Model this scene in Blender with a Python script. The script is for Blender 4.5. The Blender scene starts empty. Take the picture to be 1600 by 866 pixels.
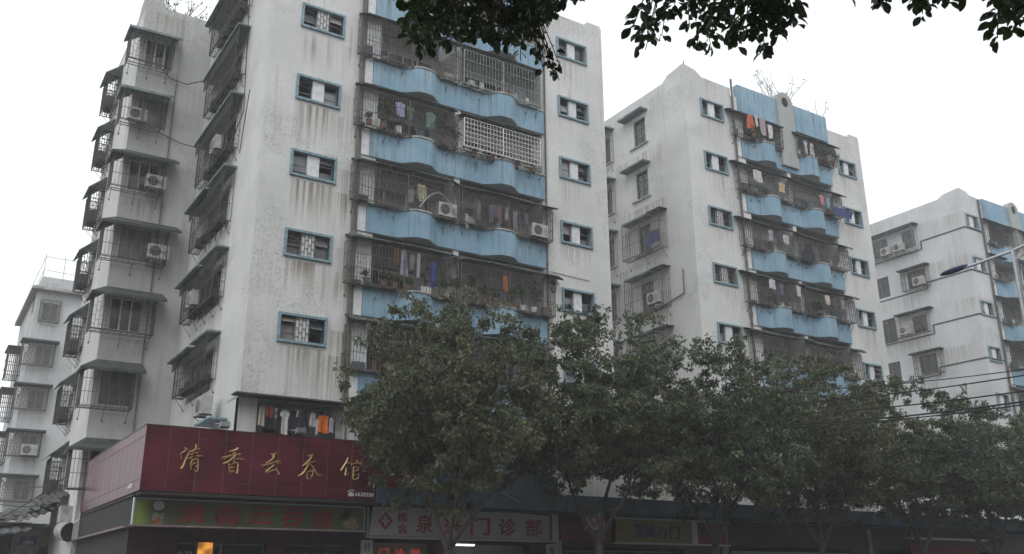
import bpy, math, random
import numpy as np
from mathutils import Vector, Matrix, noise
random.seed(7); np.random.seed(7)
scene = bpy.context.scene
COL = scene.collection
R = math.radians
# ---------------------------------------------------------------- camera
cam_d = bpy.data.cameras.new('camera'); cam = bpy.data.objects.new('camera', cam_d); COL.objects.link(cam)
yaw, pit, rol = R(32.465), R(18.3417), R(-0.2702)
fw = Vector((math.sin(yaw)*math.cos(pit), math.cos(yaw)*math.cos(pit), math.sin(pit)))
r0 = Vector((math.cos(yaw), -math.sin(yaw), 0)); u0_ = r0.cross(fw)
rt = math.cos(rol)*r0 + math.sin(rol)*u0_; up = -math.sin(rol)*r0 + math.cos(rol)*u0_
m = Matrix((rt, up, -fw)).transposed().to_4x4(); m.translation = Vector((0, 0, 1.6))
cam.matrix_world = m
cam_d.sensor_width = 36; cam_d.lens = 1450.26/1600*36; cam_d.clip_end = 2000; cam_d.clip_start = 0.1
scene.camera = cam
# ---------------------------------------------------------------- sky (overcast) and sun
SUN_EL, SUN_AZ = R(48), R(215)      # azimuth from +Y clockwise
w = bpy.data.worlds.new('World'); scene.world = w; w.use_nodes = True
nt = w.node_tree; nt.nodes.clear()
sky = nt.nodes.new('ShaderNodeTexSky'); sky.sky_type = 'NISHITA'; sky.sun_disc = False
sky.sun_elevation = SUN_EL; sky.sun_rotation = SUN_AZ; sky.air_density = 1.5; sky.dust_density = 6; sky.ozone_density = 1
hs = nt.nodes.new('ShaderNodeHueSaturation'); hs.inputs['Saturation'].default_value = 0.15; hs.inputs['Value'].default_value = 1.0
mx = nt.nodes.new('ShaderNodeMix'); mx.data_type = 'RGBA'; mx.inputs['Factor'].default_value = 0.85
cn_ = nt.nodes.new('ShaderNodeTexNoise'); cn_.inputs['Scale'].default_value = 1.6; cn_.inputs['Detail'].default_value = 4
cr_ = nt.nodes.new('ShaderNodeMix'); cr_.data_type = 'RGBA'; cr_.inputs['A'].default_value = (9.1, 9.45, 9.9, 1); cr_.inputs['B'].default_value = (11.6, 11.9, 12.2, 1)   # the cloud deck
tc_ = nt.nodes.new('ShaderNodeTexCoord'); nt.links.new(tc_.outputs['Generated'], cn_.inputs['Vector']); nt.links.new(cn_.outputs['Fac'], cr_.inputs['Factor']); nt.links.new(cr_.outputs['Result'], mx.inputs['B'])
bg = nt.nodes.new('ShaderNodeBackground'); bg.inputs['Strength'].default_value = 0.12
ow = nt.nodes.new('ShaderNodeOutputWorld')
nt.links.new(sky.outputs[0], hs.inputs['Color']); nt.links.new(hs.outputs[0], mx.inputs['A'])
nt.links.new(mx.outputs['Result'], bg.inputs['Color']); nt.links.new(bg.outputs[0], ow.inputs['Surface'])
sl = bpy.data.lights.new('sun', 'SUN'); sl.energy = 0.6; sl.angle = R(25); sl.color = (1, 0.97, 0.93)
so = bpy.data.objects.new('sun', sl); COL.objects.link(so)
sd = Vector((math.sin(SUN_AZ)*math.cos(SUN_EL), math.cos(SUN_AZ)*math.cos(SUN_EL), math.sin(SUN_EL)))
so.rotation_euler = sd.to_track_quat('Z', 'Y').to_euler()
scene.view_settings.view_transform = 'Standard'; scene.view_settings.look = 'None'
scene.view_settings.exposure = 0.07; scene.view_settings.gamma = 1.0
scene.cycles.use_denoising = True
scene.cycles.max_bounces = 8; scene.cycles.volume_bounces = 0; scene.cycles.transparent_max_bounces = 8

# ---------------------------------------------------------------- helpers
ORG = {}
def tag(o, label=None, cat=None, group=None, kind=None):
    if label: o['label'] = label
    if cat: o['category'] = cat
    if group: o['group'] = group
    if kind: o['kind'] = kind
    return o
def thing(name, label, cat, loc, group=None):
    o = bpy.data.objects.new(name, None); COL.objects.link(o)
    o.location = loc; o.empty_display_size = 0.3; ORG[o.name] = Vector(loc)
    return tag(o, label, cat, group)
def FRONT(Y): return (lambda u, n, z: (u, Y-n, z)), -1
def SIDE(X): return (lambda u, n, z: (X-n, u, z)), 1
class MB:
    def __init__(s): s.v = []; s.f = []
    def box(s, F, u0, u1, n0, n1, z0, z1):
        f, sg = F; b = len(s.v)
        for z in (z0, z1):
            for u, n in ((u0, n0), (u1, n0), (u1, n1), (u0, n1)): s.v.append(f(u, n, z))
        q = [(0,3,2,1),(4,5,6,7),(0,1,5,4),(1,2,6,5),(2,3,7,6),(3,0,4,7)]
        for t in q:
            t = [b+i for i in t]
            s.f.append(t if sg > 0 else t[::-1])
        return s
    def quad(s, *p):
        b = len(s.v); s.v += [tuple(x) for x in p]; s.f.append(list(range(b, b+len(p)))); return s
    def bar(s, p, q, r=0.01, sides=4, r2=None, cap=False):
        p = Vector(p); q = Vector(q); d = q-p
        if d.length < 1e-6: return s
        a = d.orthogonal().normalized(); c = d.normalized().cross(a); b = len(s.v)
        r2 = r if r2 is None else r2
        for pt, rr in ((p, r), (q, r2)):
            for i in range(sides):
                t = 2*math.pi*(i+.5)/sides
                s.v.append(tuple(pt+a*(rr*math.cos(t))+c*(rr*math.sin(t))))
        for i in range(sides):
            j = (i+1) % sides; s.f.append([b+i, b+j, b+sides+j, b+sides+i])
        if cap: s.f.append([b+i for i in range(sides)][::-1]); s.f.append([b+sides+i for i in range(sides)])
        return s
    def tube(s, pts, r=0.01, sides=5):
        for a, b in zip(pts[:-1], pts[1:]): s.bar(a, b, r, sides)
        return s
    def prism(s, F, poly, n0, n1):      # poly in (u,z)
        f, sg = F; b = len(s.v); k = len(poly)
        for n in (n0, n1): s.v += [f(u, n, z) for u, z in poly]
        s.f.append([b+i for i in range(k)]); s.f.append([b+k+i for i in range(k)][::-1])
        for i in range(k):
            j = (i+1) % k; s.f.append([b+i, b+k+i, b+k+j, b+j])
        return s
    def mesh(s, name, mat, org=Vector((0,0,0)), smooth=False):
        me = bpy.data.meshes.new(name)
        v = np.array(s.v, dtype=float).reshape(-1, 3) - np.array(org)
        me.from_pydata(v.tolist(), [], s.f)
        if mat: me.materials.append(mat)
        if smooth: me.polygons.foreach_set('use_smooth', [True]*len(me.polygons))
        me.update(); return me
    def build(s, name, mat, parent=None, smooth=False, label=None, kind=None, recalc=False):
        org = ORG[parent.name] if parent is not None else Vector((0, 0, 0))
        me = s.mesh(name, mat, org, smooth)
        if recalc:
            import bmesh
            bm = bmesh.new(); bm.from_mesh(me); bmesh.ops.recalc_face_normals(bm, faces=bm.faces); bm.to_mesh(me); bm.free()
        o = bpy.data.objects.new(name, me); COL.objects.link(o)
        if parent is not None: o.parent = parent
        ORG[o.name] = org
        return tag(o, label=label, kind=kind)
def alone(mb, name, mat, label, cat, group=None, smooth=False, kind=None):
    """a thing that is one mesh, origin at its own base"""
    v = np.array(mb.v); c = Vector(((v[:,0].min()+v[:,0].max())/2, (v[:,1].min()+v[:,1].max())/2, v[:,2].min()))
    o = bpy.data.objects.new(name, mb.mesh(name, mat, c, smooth)); COL.objects.link(o); o.location = c; ORG[o.name] = c
    return tag(o, label, cat, group, kind)

# ---------------------------------------------------------------- materials
class N:
    def __init__(s, name):
        s.m = bpy.data.materials.new(name); s.m.use_nodes = True; s.t = s.m.node_tree; s.t.nodes.clear()
        s.out = s.t.nodes.new('ShaderNodeOutputMaterial'); s.p = s.t.nodes.new('ShaderNodeBsdfPrincipled')
        s.t.links.new(s.p.outputs[0], s.out.inputs['Surface']); s._pos = None
    def lk(s, a, b): s.t.links.new(a, b)
    def pos(s):
        if not s._pos: s._pos = s.t.nodes.new('ShaderNodeNewGeometry').outputs['Position']
        return s._pos
    def xyz(s):
        n = s.t.nodes.new('ShaderNodeSeparateXYZ'); s.lk(s.pos(), n.inputs[0]); return n.outputs
    def scaled(s, v):
        n = s.t.nodes.new('ShaderNodeVectorMath'); n.operation = 'MULTIPLY'; s.lk(s.pos(), n.inputs[0]); n.inputs[1].default_value = v; return n.outputs[0]
    def noise(s, scale, detail=3, vec=None, rough=.55):
        n = s.t.nodes.new('ShaderNodeTexNoise'); n.inputs['Scale'].default_value = scale; n.inputs['Detail'].default_value = detail
        n.inputs['Roughness'].default_value = rough; s.lk(vec or s.pos(), n.inputs['Vector']); return n.outputs['Fac']
    def math(s, op, a, b=None, clamp=False):
        n = s.t.nodes.new('ShaderNodeMath'); n.operation = op; n.use_clamp = clamp
        for i, x in enumerate((a, b)):
            if x is None: continue
            if isinstance(x, (int, float)): n.inputs[i].default_value = x
            else: s.lk(x, n.inputs[i])
        return n.outputs[0]
    def ramp(s, x, a, b, c=0., d=1.):
        n = s.t.nodes.new('ShaderNodeMapRange'); n.interpolation_type = 'SMOOTHSTEP'
        for i, v in enumerate((x, a, b, c, d)):
            if isinstance(v, (int, float)): n.inputs[i].default_value = v
            else: s.lk(v, n.inputs[i])
        return n.outputs[0]
    def mix(s, f, a, b, mode='MIX'):
        n = s.t.nodes.new('ShaderNodeMix'); n.data_type = 'RGBA'; n.blend_type = mode
        for k, v in (('Factor', f), ('A', a), ('B', b)):
            if isinstance(v, (int, float)): n.inputs[k].default_value = v
            elif isinstance(v, tuple): n.inputs[k].default_value = (*v, 1)
            else: s.lk(v, n.inputs[k])
        return n.outputs['Result']
    def bump(s, h, st=.3, dist=.02):
        n = s.t.nodes.new('ShaderNodeBump'); n.inputs['Strength'].default_value = st; n.inputs['Distance'].default_value = dist
        s.lk(h, n.inputs['Height']); s.lk(n.outputs[0], s.p.inputs['Normal'])
    def fin(s, col, rough=.8, metal=0., **k):
        if isinstance(col, tuple): s.p.inputs['Base Color'].default_value = (*col, 1)
        else: s.lk(col, s.p.inputs['Base Color'])
        if isinstance(rough, (int, float)): s.p.inputs['Roughness'].default_value = rough
        else: s.lk(rough, s.p.inputs['Roughness'])
        s.p.inputs['Metallic'].default_value = metal
        for a, b in k.items(): s.p.inputs[a.replace('_', ' ')].default_value = b
        return s.m
def plain(name, col, rough=.7, metal=0., var=.25, scale=6., **k):
    n = N(name); a = tuple(c*(1-var) for c in col); b = tuple(min(1, c*(1+var)) for c in col)
    return n.fin(n.mix(n.ramp(n.noise(scale, 5), .3, .7), a, b), rough, metal, **k)
def plaster(name, base, stains=(), mould=.7, topz=25.5, seam=None, warm=.5, spots=()):
    """weathered paint over render; stains = [(axis, a0, a1, z_top, pitch, strength)]"""
    n = N(name); x = n.xyz()
    c = n.mix(n.ramp(n.noise(.45, 4), .3, .7), tuple(v*.88 for v in base), tuple(v*1.06 for v in base))
    c = n.mix(n.ramp(n.noise(9., 8, rough=.7), .35, .7, 0, .45), c, tuple(v*.76 for v in base))
    st = n.noise(1., 5, n.scaled((5.5, 5.5, .22)))                       # long runs of water
    st2 = n.noise(1., 3, n.scaled((.5, .5, .35)))
    c = n.mix(n.math('MULTIPLY', n.ramp(st, .5, .74), n.ramp(st2, .42, .68, .06, .52)), c, (base[0]*.58, base[1]*.54, base[2]*.48))
    # peeling patches / mould, thicker near the top edge
    patch = n.ramp(n.noise(.5, 2), .585, .65); tophi = n.ramp(x[2], topz-2.0, topz+.8, 0, .9)
    patch = n.math('MAXIMUM', patch, n.math('MULTIPLY', tophi, n.ramp(n.noise(.8, 3), .42, .62)))
    spk = n.ramp(n.noise(13, 9, rough=.8), .47, .62)
    for ax, sx_, sz_, rr_ in spots:                                       # places where the paint has flaked off
        d_ = n.math('ADD', n.math('POWER', n.math('SUBTRACT', x[ax], sx_), 2.), n.math('MULTIPLY', n.math('POWER', n.math('SUBTRACT', x[2], sz_), 2.), .45))
        patch = n.math('MAXIMUM', patch, n.math('MULTIPLY', n.ramp(d_, rr_*rr_*.3, rr_*rr_, 1, 0), n.ramp(n.noise(2.3, 3), .36, .56)))
    c = n.mix(n.math('MULTIPLY', n.math('MULTIPLY', patch, spk), mould), c, (.21, .215, .21))
    for ax, a0, a1, zt, pitch, strength in stains:
        t = x[ax]
        m_ = n.math('MULTIPLY', n.ramp(t, a0-.12, a0+.2), n.ramp(t, a1-.2, a1+.12, 1, 0))
        ph = n.math('FRACT', n.math('DIVIDE', n.math('SUBTRACT', zt, x[2]), pitch))
        fall = n.ramp(ph, 0., .62, 1, 0)
        s2 = n.ramp(n.noise(1., 4, n.scaled((7.5, 7.5, .12))), .42, .62, .12, 1)
        per = n.ramp(n.noise(1., 1, n.scaled((.5, .5, .31))), .38, .62, .15, 1)
        f = n.math('MULTIPLY', n.math('MULTIPLY', n.math('MULTIPLY', n.math('MULTIPLY', m_, per), fall), s2), strength, clamp=True)
        c = n.mix(f, c, (.235, .20, .15))
    if seam: 
        c = n.mix(n.math('MULTIPLY', n.ramp(n.math('ABSOLUTE', n.math('SUBTRACT', x[seam[0]], seam[1])), .02, .13, 1, 0), .45), c, (.2, .19, .17))
    n.bump(n.noise(22, 7, rough=.7), .35, .015)
    return n.fin(c, .9)
M = {}
WB = (.67, .675, .665)
M['wallL'] = plaster('white_plaster_front', WB, [(0, 9.45, 11.0, 9.15, 3.0, .95), (0, 20.95, 22.6, 20.7, 2.92, .5), (0, 11.2, 12.0, 12.9, 3.02, 1.), (0, 8.2, 12.0, 9.0, 30, .35), (0, 31.0, 32.3, 9.1, 3.0, .6), (0, 41.2, 42.6, 20.5, 2.95, .5), (0, 11.0, 12.0, 12.0, 3.0, .9)], mould=.5, spots=[(0, 8.75, 16.8, .8), (0, 8.7, 13.0, 1.1), (0, 8.8, 22.3, .7), (0, 8.6, 8.9, .9), (0, 22.9, 19.6, 1.1), (0, 22.6, 12.3, .8), (0, 21.9, 25.0, .7), (0, 31.8, 26.2, .9), (0, 30.3, 16.3, .8), (0, 30.1, 25.9, 1.1), (0, 42.4, 25.2, .9)])
M['wallS'] = plaster('white_plaster_side', WB, [(1, 32.2, 37.0, 20.2, 3.03, .6)], mould=.6, spots=[(1, 31.5, 25.8, 1.2), (1, 34.5, 26.4, 1.2), (1, 36.6, 26, 1.0), (1, 40, 24, 1.5)])
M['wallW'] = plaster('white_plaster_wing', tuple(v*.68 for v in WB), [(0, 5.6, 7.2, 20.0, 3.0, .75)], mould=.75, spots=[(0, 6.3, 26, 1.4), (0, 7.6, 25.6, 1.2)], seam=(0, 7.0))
M['wall3'] = plaster('white_plaster_far', (.63, .64, .65), [(1, 36.0, 40.0, 20.5, 3.1, .55), (1, 31.5, 35.3, 19.3, 3.0, .4)], mould=.5)
M['wallF'] = plaster('grey_plaster_far', (.55, .57, .58), [(0, 5.4, 6.8, 15.7, 3.0, .4)], mould=.6, topz=22)
M['wallin'] = plaster('balcony_inner_plaster', (.58, .59, .58), mould=.5)
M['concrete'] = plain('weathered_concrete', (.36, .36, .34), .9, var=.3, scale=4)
M['pillar'] = plaster('grey_pillar_plaster', (.40, .42, .41), mould=.9, topz=26)
def blue_paint():
    n = N('blue_paint'); base = (.205, .365, .49)
    c = n.mix(n.ramp(n.noise(.8, 4), .3, .7), tuple(v*.9 for v in base), (.27, .415, .52))
    st = n.ramp(n.noise(1., 5, n.scaled((9, 9, .45))), .47, .72, 0, .8)
    c = n.mix(st, c, (.15, .19, .21)); c = n.mix(n.ramp(n.noise(2.2, 6, rough=.7), .52, .7, 0, .5), c, (.38, .43, .44))
    c = n.mix(n.ramp(n.noise(14, 6), .62, .75, 0, .5), c, (.42, .47, .49))
    n.bump(n.noise(25, 4), .2, .01); return n.fin(c, .75)
M['blue'] = blue_paint(); M['brickwall'] = plain('brown_tile_wall', (.16, .12, .10), .8)
M['teal'] = plain('teal_window_frame', (.20, .30, .345), .7, var=.3, scale=9)
M['pier'] = plain('white_pier', (.66, .68, .69), .85, var=.12, scale=5)
M['glass'] = plain('window_glass', (.025, .03, .033), .14, var=.5, scale=.9, Specular_IOR_Level=.7)
M['glassl'] = plain('dusty_glass', (.16, .17, .175), .25, var=.35, scale=1.1)
M['glassc'] = plain('curtained_glass', (.26, .25, .23), .3, var=.35, scale=2.5)
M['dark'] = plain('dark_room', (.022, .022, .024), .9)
M['sash'] = plain('dull_metal_sash', (.16, .17, .17), .5, .2)
M['alu'] = plain('white_aluminium', (.62, .63, .62), .5)
M['rust'] = plain('rusty_dark_bars', (.115, .102, .095), .8, var=.45, scale=14)
M['steel'] = plain('grey_bars', (.28, .29, .29), .55, .3, var=.3, scale=12)
M['whitebar'] = plain('white_bars', (.74, .74, .70), .5, var=.12)
M['awn'] = plain('tar_sheet_awning', (.07, .078, .078), .85, var=.4, scale=3)
M['awng'] = plain('green_edged_canopy', (.17, .22, .22), .85, var=.3, scale=3)
M['rustd'] = plain('dark_painted_bars', (.05, .047, .045), .8, var=.4, scale=14)
M['canslab'] = plain('canopy_slab', (.055, .06, .058), .9, var=.35, scale=3)
M['pipe'] = plain('drainpipe_grey', (.13, .12, .115), .7, var=.3)
M['ac'] = plain('ac_casing', (.42, .42, .39), .45, var=.12, scale=8)
M['acd'] = plain('ac_fan', (.06, .06, .065), .6)
M['redpanel'] = plain('maroon_panel', (.095, .014, .024), .34, var=.28, scale=1.1, Specular_IOR_Level=.26)
M['seam'] = plain('panel_joint', (.24, .17, .18), .6)
M['maroon'] = plain('maroon_paint', (.05, .014, .018), .5, var=.3, scale=3)
M['gold'] = plain('gold_letter', (.66, .47, .20), .35, .35, var=.2, scale=15)
M['signred'] = plain('sign_red', (.30, .028, .042), .5, var=.1)
M['signwhite'] = plain('sign_white', (.42, .42, .40), .5, var=.08, scale=2)
M['white'] = plain('white_print', (.75, .75, .75), .5, var=.05)
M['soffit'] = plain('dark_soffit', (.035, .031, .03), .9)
M['darkblue'] = plain('dark_blue_fascia', (.055, .085, .115), .6, var=.3, scale=1.2)
M['black'] = plain('black_rubber', (.02, .02, .02), .6)
M['bark'] = plain('bark', (.075, .062, .05), .95, var=.4, scale=12)
M['asphalt'] = plain('concrete_road', (.12, .118, .113), .9, var=.2, scale=3)
M['paving'] = plain('paving', (.11, .107, .10), .9, var=.2, scale=5)
M['kerb'] = plain('kerb_stone', (.3, .3, .29), .9)
M['rdline'] = plain('road_paint', (.7, .7, .68), .7)
M['ochre'] = plain('soil', (.12, .1, .07), .95)
M['pot'] = plain('pot_white', (.55, .54, .5), .6)
M['pott'] = plain('terracotta', (.14, .085, .06), .8)
M['galv'] = plain('galvanised_steel', (.5, .52, .54), .4, .6, var=.1)
M['lampblue'] = plain('lamp_head_blue', (.03, .05, .13), .35, var=.2)
def leafmat(name, a, b, trans=.25, rough=.5, dead=(.2, .17, .05)):
    n = N(name); g = n.t.nodes.new('ShaderNodeNewGeometry'); rnd = g.outputs['Random Per Island']
    c = n.mix(rnd, a, b); c = n.mix(n.ramp(rnd, .93, .97), c, dead)
    c = n.mix(n.ramp(n.noise(.8, 3), .35, .65, 0, .5), c, tuple(v*.62 for v in a))
    n.fin(c, rough)
    tr = n.t.nodes.new('ShaderNodeBsdfTranslucent'); n.lk(c, tr.inputs[0])
    mxx = n.t.nodes.new('ShaderNodeMixShader'); mxx.inputs[0].default_value = trans
    n.lk(n.p.outputs[0], mxx.inputs[1]); n.lk(tr.outputs[0], mxx.inputs[2]); n.lk(mxx.outputs[0], n.out.inputs['Surface'])
    return n.m
M['leaf'] = leafmat('street_tree_leaf', (.056, .080, .036), (.145, .165, .09), .28, .42)
M['leaf2'] = leafmat('street_tree_leaf_dark', (.048, .074, .036), (.14, .16, .088), .25, .4)
M['leaf3'] = leafmat('street_tree_leaf_olive', (.062, .082, .036), (.16, .17, .09), .3, .45)
M['leafdark'] = leafmat('overhanging_leaf', (.026, .048, .014), (.055, .09, .026), .3, .35, dead=(.04, .06, .02))
M['leafpot'] = leafmat('pot_plant_leaf', (.05, .085, .03), (.10, .13, .055), .2, .5)
CL = {}
def cloth(col):
    k = tuple(col)
    if k not in CL: CL[k] = plain('cloth', col, .95, var=.2, scale=7)
    return CL[k]
def emis(name, col, st):
    n = N(name); n.p.inputs['Emission Color'].default_value = (*col, 1); n.p.inputs['Emission Strength'].default_value = st
    return n.fin(col, .5)

# ---------------------------------------------------------------- building pieces
def wall(mb, F, u0, u1, z0, z1, holes=(), depth=.26):
    f, sg = F
    us = sorted({u0, u1, *[h[0] for h in holes], *[h[1] for h in holes]}); zs = sorted({z0, z1, *[h[2] for h in holes], *[h[3] for h in holes]})
    def q(*p):
        p = [f(*x) for x in p]; mb.quad(*(p if sg > 0 else p[::-1]))
    for a, b in zip(us[:-1], us[1:]):
        for c, d in zip(zs[:-1], zs[1:]):
            if any(h[0]-1e-6 <= a and b <= h[1]+1e-6 and h[2]-1e-6 <= c and d <= h[3]+1e-6 for h in holes): continue
            q((a, 0, c), (b, 0, c), (b, 0, d), (a, 0, d))
    for a, b, c, d in holes:
        q((a, 0, c), (a, -depth, c), (b, -depth, c), (b, 0, c)); q((a, 0, d), (b, 0, d), (b, -depth, d), (a, -depth, d))
        q((a, 0, c), (a, 0, d), (a, -depth, d), (a, -depth, c)); q((b, 0, c), (b, -depth, c), (b, -depth, d), (b, 0, d))
    return mb
def brick_bars(mb, F, u0, u1, n, z0, z1, sp=.13, cell=.36, r=.008):
    k = max(2, round((u1-u0)/sp)); us = [u0+(u1-u0)*i/k for i in range(k+1)]
    for u in us: mb.box(F, u-r, u+r, n-r, n+r, z0, z1)
    for i in range(k):
        z = z0+(cell if i % 2 else cell/2)
        while z < z1-.03: mb.box(F, us[i]+r, us[i+1]-r, n-r, n+r, z-r, z+r); z += cell
def vert_bars(mb, F, u0, u1, n, z0, z1, sp=.11, r=.008, rails=()):
    k = max(2, round((u1-u0)/sp))
    for i in range(k+1):
        u = u0+(u1-u0)*i/k; mb.box(F, u-r, u+r, n-r, n+r, z0, z1)
    for z in rails: mb.box(F, u0, u1, n+r, n+r*3.2, z-r*1.3, z+r*1.3)
def end_bars(mb, F, u, n0, n1, z0, z1, sp=.12, r=.008, rails=(), brick=False):
    k = max(2, round((n1-n0)/sp)); ns = [n0+(n1-n0)*i/k for i in range(k+1)]
    for n in ns[:-1]: mb.box(F, u-r, u+r, n-r, n+r, z0, z1)
    if brick:
        for i in range(k):
            z = z0+(.36 if i % 2 else .18)
            while z < z1-.03: mb.box(F, u-r, u+r, ns[i]+r, ns[i+1]-r, z-r, z+r); z += .36
    for z in rails: mb.box(F, u-r, u+r, n0, n1, z-r, z+r)
def cage(root, F, u0, u1, n1, z0, z1, style='v', mat='rust', sp=.11, ends=(1, 1), n0=.02, shelf=True, r=.007, struts=True, brickpart=None):
    mb = MB(); rails = (z0+.02, z0+(z1-z0)*.36, z0+(z1-z0)*.7, z1-.02)
    if style == 'brick': brick_bars(mb, F, u0, u1, n1, z0, z1, .135, r=r); mb.box(F, u0, u1, n1-.012, n1+.012, z0, z0+.03); mb.box(F, u0, u1, n1-.012, n1+.012, z1-.03, z1)
    elif style == 'grid': vert_bars(mb, F, u0, u1, n1, z0, z1, sp, r, [z0+(z1-z0)*i/6 for i in range(7)])
    else: vert_bars(mb, F, u0, u1, n1, z0, z1, sp, r, rails)
    if brickpart: brick_bars(mb, F, brickpart[0], brickpart[1], n1+.02, z0, z0+(z1-z0)*brickpart[2], .13, r=r)
    for e, u in zip(ends, (u0, u1)):
        if e: end_bars(mb, F, u, n0, n1, z0, z1, .12, r, rails, style == 'brick')
    for u in (u0, u1, (u0+u1)/2): mb.box(F, u-.018, u+.018, n1-.018, n1+.018, z0, z1)   # angle-iron posts
    if shelf:                                                            # floor of the cage
        k = int((u1-u0)/.22)
        for i in range(k+1): u = u0+(u1-u0)*i/k; mb.box(F, u-.007, u+.007, n0, n1, z0-.008, z0+.006)
        for n in (n0+.1, (n0+n1)/2, n1): mb.box(F, u0, u1, n-.014, n+.014, z0-.035, z0-.009)
    o = mb.build('security_cage', M[mat], root)
    if struts:
        f = F[0]; k = max(2, int((u1-u0)/1.1))
        for i in range(k+1):
            u = u0+.08+(u1-u0-.16)*i/k
            sb = MB(); sb.bar(f(u, n1*.75, z0-.03), f(u+.02, .0, z0-.44), .011); sb.bar(f(u+.02, -.01, z0-.44), f(u+.02, .035, z0-.44), .04, 6, cap=True)
            sb.build('cage_bracket', M['rust'], root)
    return o
def awning(root, F, u0, u1, n1, zw, zf, mat='awn', corr=True, side=.0, th=.025, curl=0):
    """sheet roof fixed to the wall at zw, outer edge at zf"""
    mb = MB(); f = F[0]; k = max(4, int((u1-u0)/(.075 if corr else .5))); rows = 3
    pts = []
    for t in (0, 1):
        for j in range(rows+1):
            n = n1*j/rows
            for i in range(k+1):
                u = u0+(u1-u0)*i/k
                z = zw+(zf-zw)*(j/rows)**(1.3) + (.014*(-1)**i if corr else 0) - t*th + .02*math.sin(u*1.7+j)
                if curl:
                    d = min(u-u0, u1-u)/curl
                    if d < 1: z -= .35*(1-d)**2*curl
                pts.append(f(u, n, z))
    b = len(mb.v); mb.v += pts; W = k+1; T = W*(rows+1)
    for j in range(rows):
        for i in range(k):
            a = j*W+i; mb.f.append([a, a+1, a+W+1, a+W]); mb.f.append([T+a, T+a+W, T+a+W+1, T+a+1])
    for i in range(k): a = rows*W+i; mb.f.append([a, a+1, T+a+1, T+a]); mb.f.append([i, T+i, T+i+1, i+1])
    for j in range(rows):
        for a in (j*W, j*W+k): mb.f.append([a, a+W, T+a+W, T+a])
    o = mb.build('awning', M[mat], root)
    sb = MB()
    kk = max(1, int((u1-u0)/1.3))
    for i in range(kk+1):
        u = u0+.1+(u1-u0-.2)*i/kk; sb.bar(f(u, .02, zw-.05), f(u, n1-.04, zf-.04), .014)
    sb.bar(f(u0+.03, n1-.05, zf-.05), f(u1-.03, n1-.05, zf-.05), .016)
    sb.build('awning_frame', M['rust'], root)
    return o
def slab(root, F, u0, u1, n0, n1, z0, z1, mat='canslab', name='canopy'):
    return MB().box(F, u0, u1, n0, n1, z0, z1).build(name, M[mat], root)
def tower_window(root, F, u0, u1, z0, z1, rng, grille=False, frame=True, depth=.2, wide=.30):
    fw_ = .085; mb = MB()
    mb.box(F, u0-fw_, u1+fw_, -.02, .075, z1, z1+fw_); mb.box(F, u0-fw_, u1+fw_, -.02, .09, z0-fw_, z0)
    mb.box(F, u0-fw_, u0, -.02, .072, z0, z1); mb.box(F, u1, u1+fw_, -.02, .072, z0, z1)
    win = mb.build('window', M['teal'], root)
    a = u0+(u1-u0)*(.5-wide/2); b = u0+(u1-u0)*(.5+wide/2)
    MB().box(F, a, b, -depth-.04, -.03, z0, z1).build('pier', M['pier'], win)
    for (c, d) in ((u0, a), (b, u1)):
        nn = -depth+.05
        pm = MB(); k = rng.choice((2, 3)); sm = MB(); h = (z1-z0)/k
        for t in ((c, c+.035), (d-.035, d)): sm.box(F, t[0], t[1], nn-.02, nn+.02, z0, z1)
        for i in range(k+1):
            z = z0+h*i; sm.box(F, c+.035, d-.035, nn-.018, nn+.018, max(z0, z-.018), min(z1, z+.018))
        for i in range(k):
            if rng.random() < .25: continue                              # a missing or opened light
            z = z0+h*i; f = F[0]
            if rng.random() < .3:                                        # top-hung light pushed out
                o_ = rng.uniform(.08, .22)
                pm.quad(f(c+.04, nn, z+h-.02), f(d-.04, nn, z+h-.02), f(d-.04, nn+o_, z+.06), f(c+.04, nn+o_, z+.06))
            else: pm.quad(f(c+.035, nn, z+.018), f(d-.035, nn, z+.018), f(d-.035, nn, z+h-.018), f(c+.035, nn, z+h-.018))
        sm.build('sash', M['sash'], win); gm = M[rng.choice(('glass', 'glass', 'glassl', 'glassc'))]
        for q0 in range(0, len(pm.v), 4): MB().quad(*pm.v[q0:q0+4]).build('pane', gm, win)
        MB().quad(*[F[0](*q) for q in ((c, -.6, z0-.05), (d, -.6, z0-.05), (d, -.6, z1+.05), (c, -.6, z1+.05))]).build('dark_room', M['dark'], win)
    if grille:
        g = MB(); brick_bars(g, F, a-.02, b+.02, .0, z0+.01, z1-.01, .115, .3, .009)
        if rng.random() < .5:
            vert_bars(g, F, u0+.03, a-.06, .0, z0, z1, .1, .006); vert_bars(g, F, b+.06, u1-.03, .0, z0, z1, .1, .006)
        g.build('window_grille', M['rust'], win)
    return win
def glazed(root, F, u0, u1, z0, z1, n, cols, name='window', fm='alu', rows=1, th=.03, curtain=None, pane='glass'):
    mb = MB()
    for i in range(cols+1):
        u = u0+(u1-u0)*i/cols; mb.box(F, max(u0, u-th), min(u1, u+th), n-.02, n+.03, z0, z1)
    for j in range(rows+1):
        z = z0+(z1-z0)*j/rows
        for i in range(cols):
            a = u0+(u1-u0)*i/cols+th; b = u0+(u1-u0)*(i+1)/cols-th
            if i == 0: a = u0+th
            mb.box(F, a, b, n-.018, n+.026, max(z0, z-th), min(z1, z+th))
    o = mb.build(name, M[fm], root)
    for i in range(cols):
        a = u0+(u1-u0)*i/cols+th*.8; b = u0+(u1-u0)*(i+1)/cols-th*.8
        MB().quad(*[F[0](*q) for q in ((a, n-.005, z0+.01), (b, n-.005, z0+.01), (b, n-.005, z1-.01), (a, n-.005, z1-.01))]).build('pane', M[pane], o)
    return o
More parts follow.
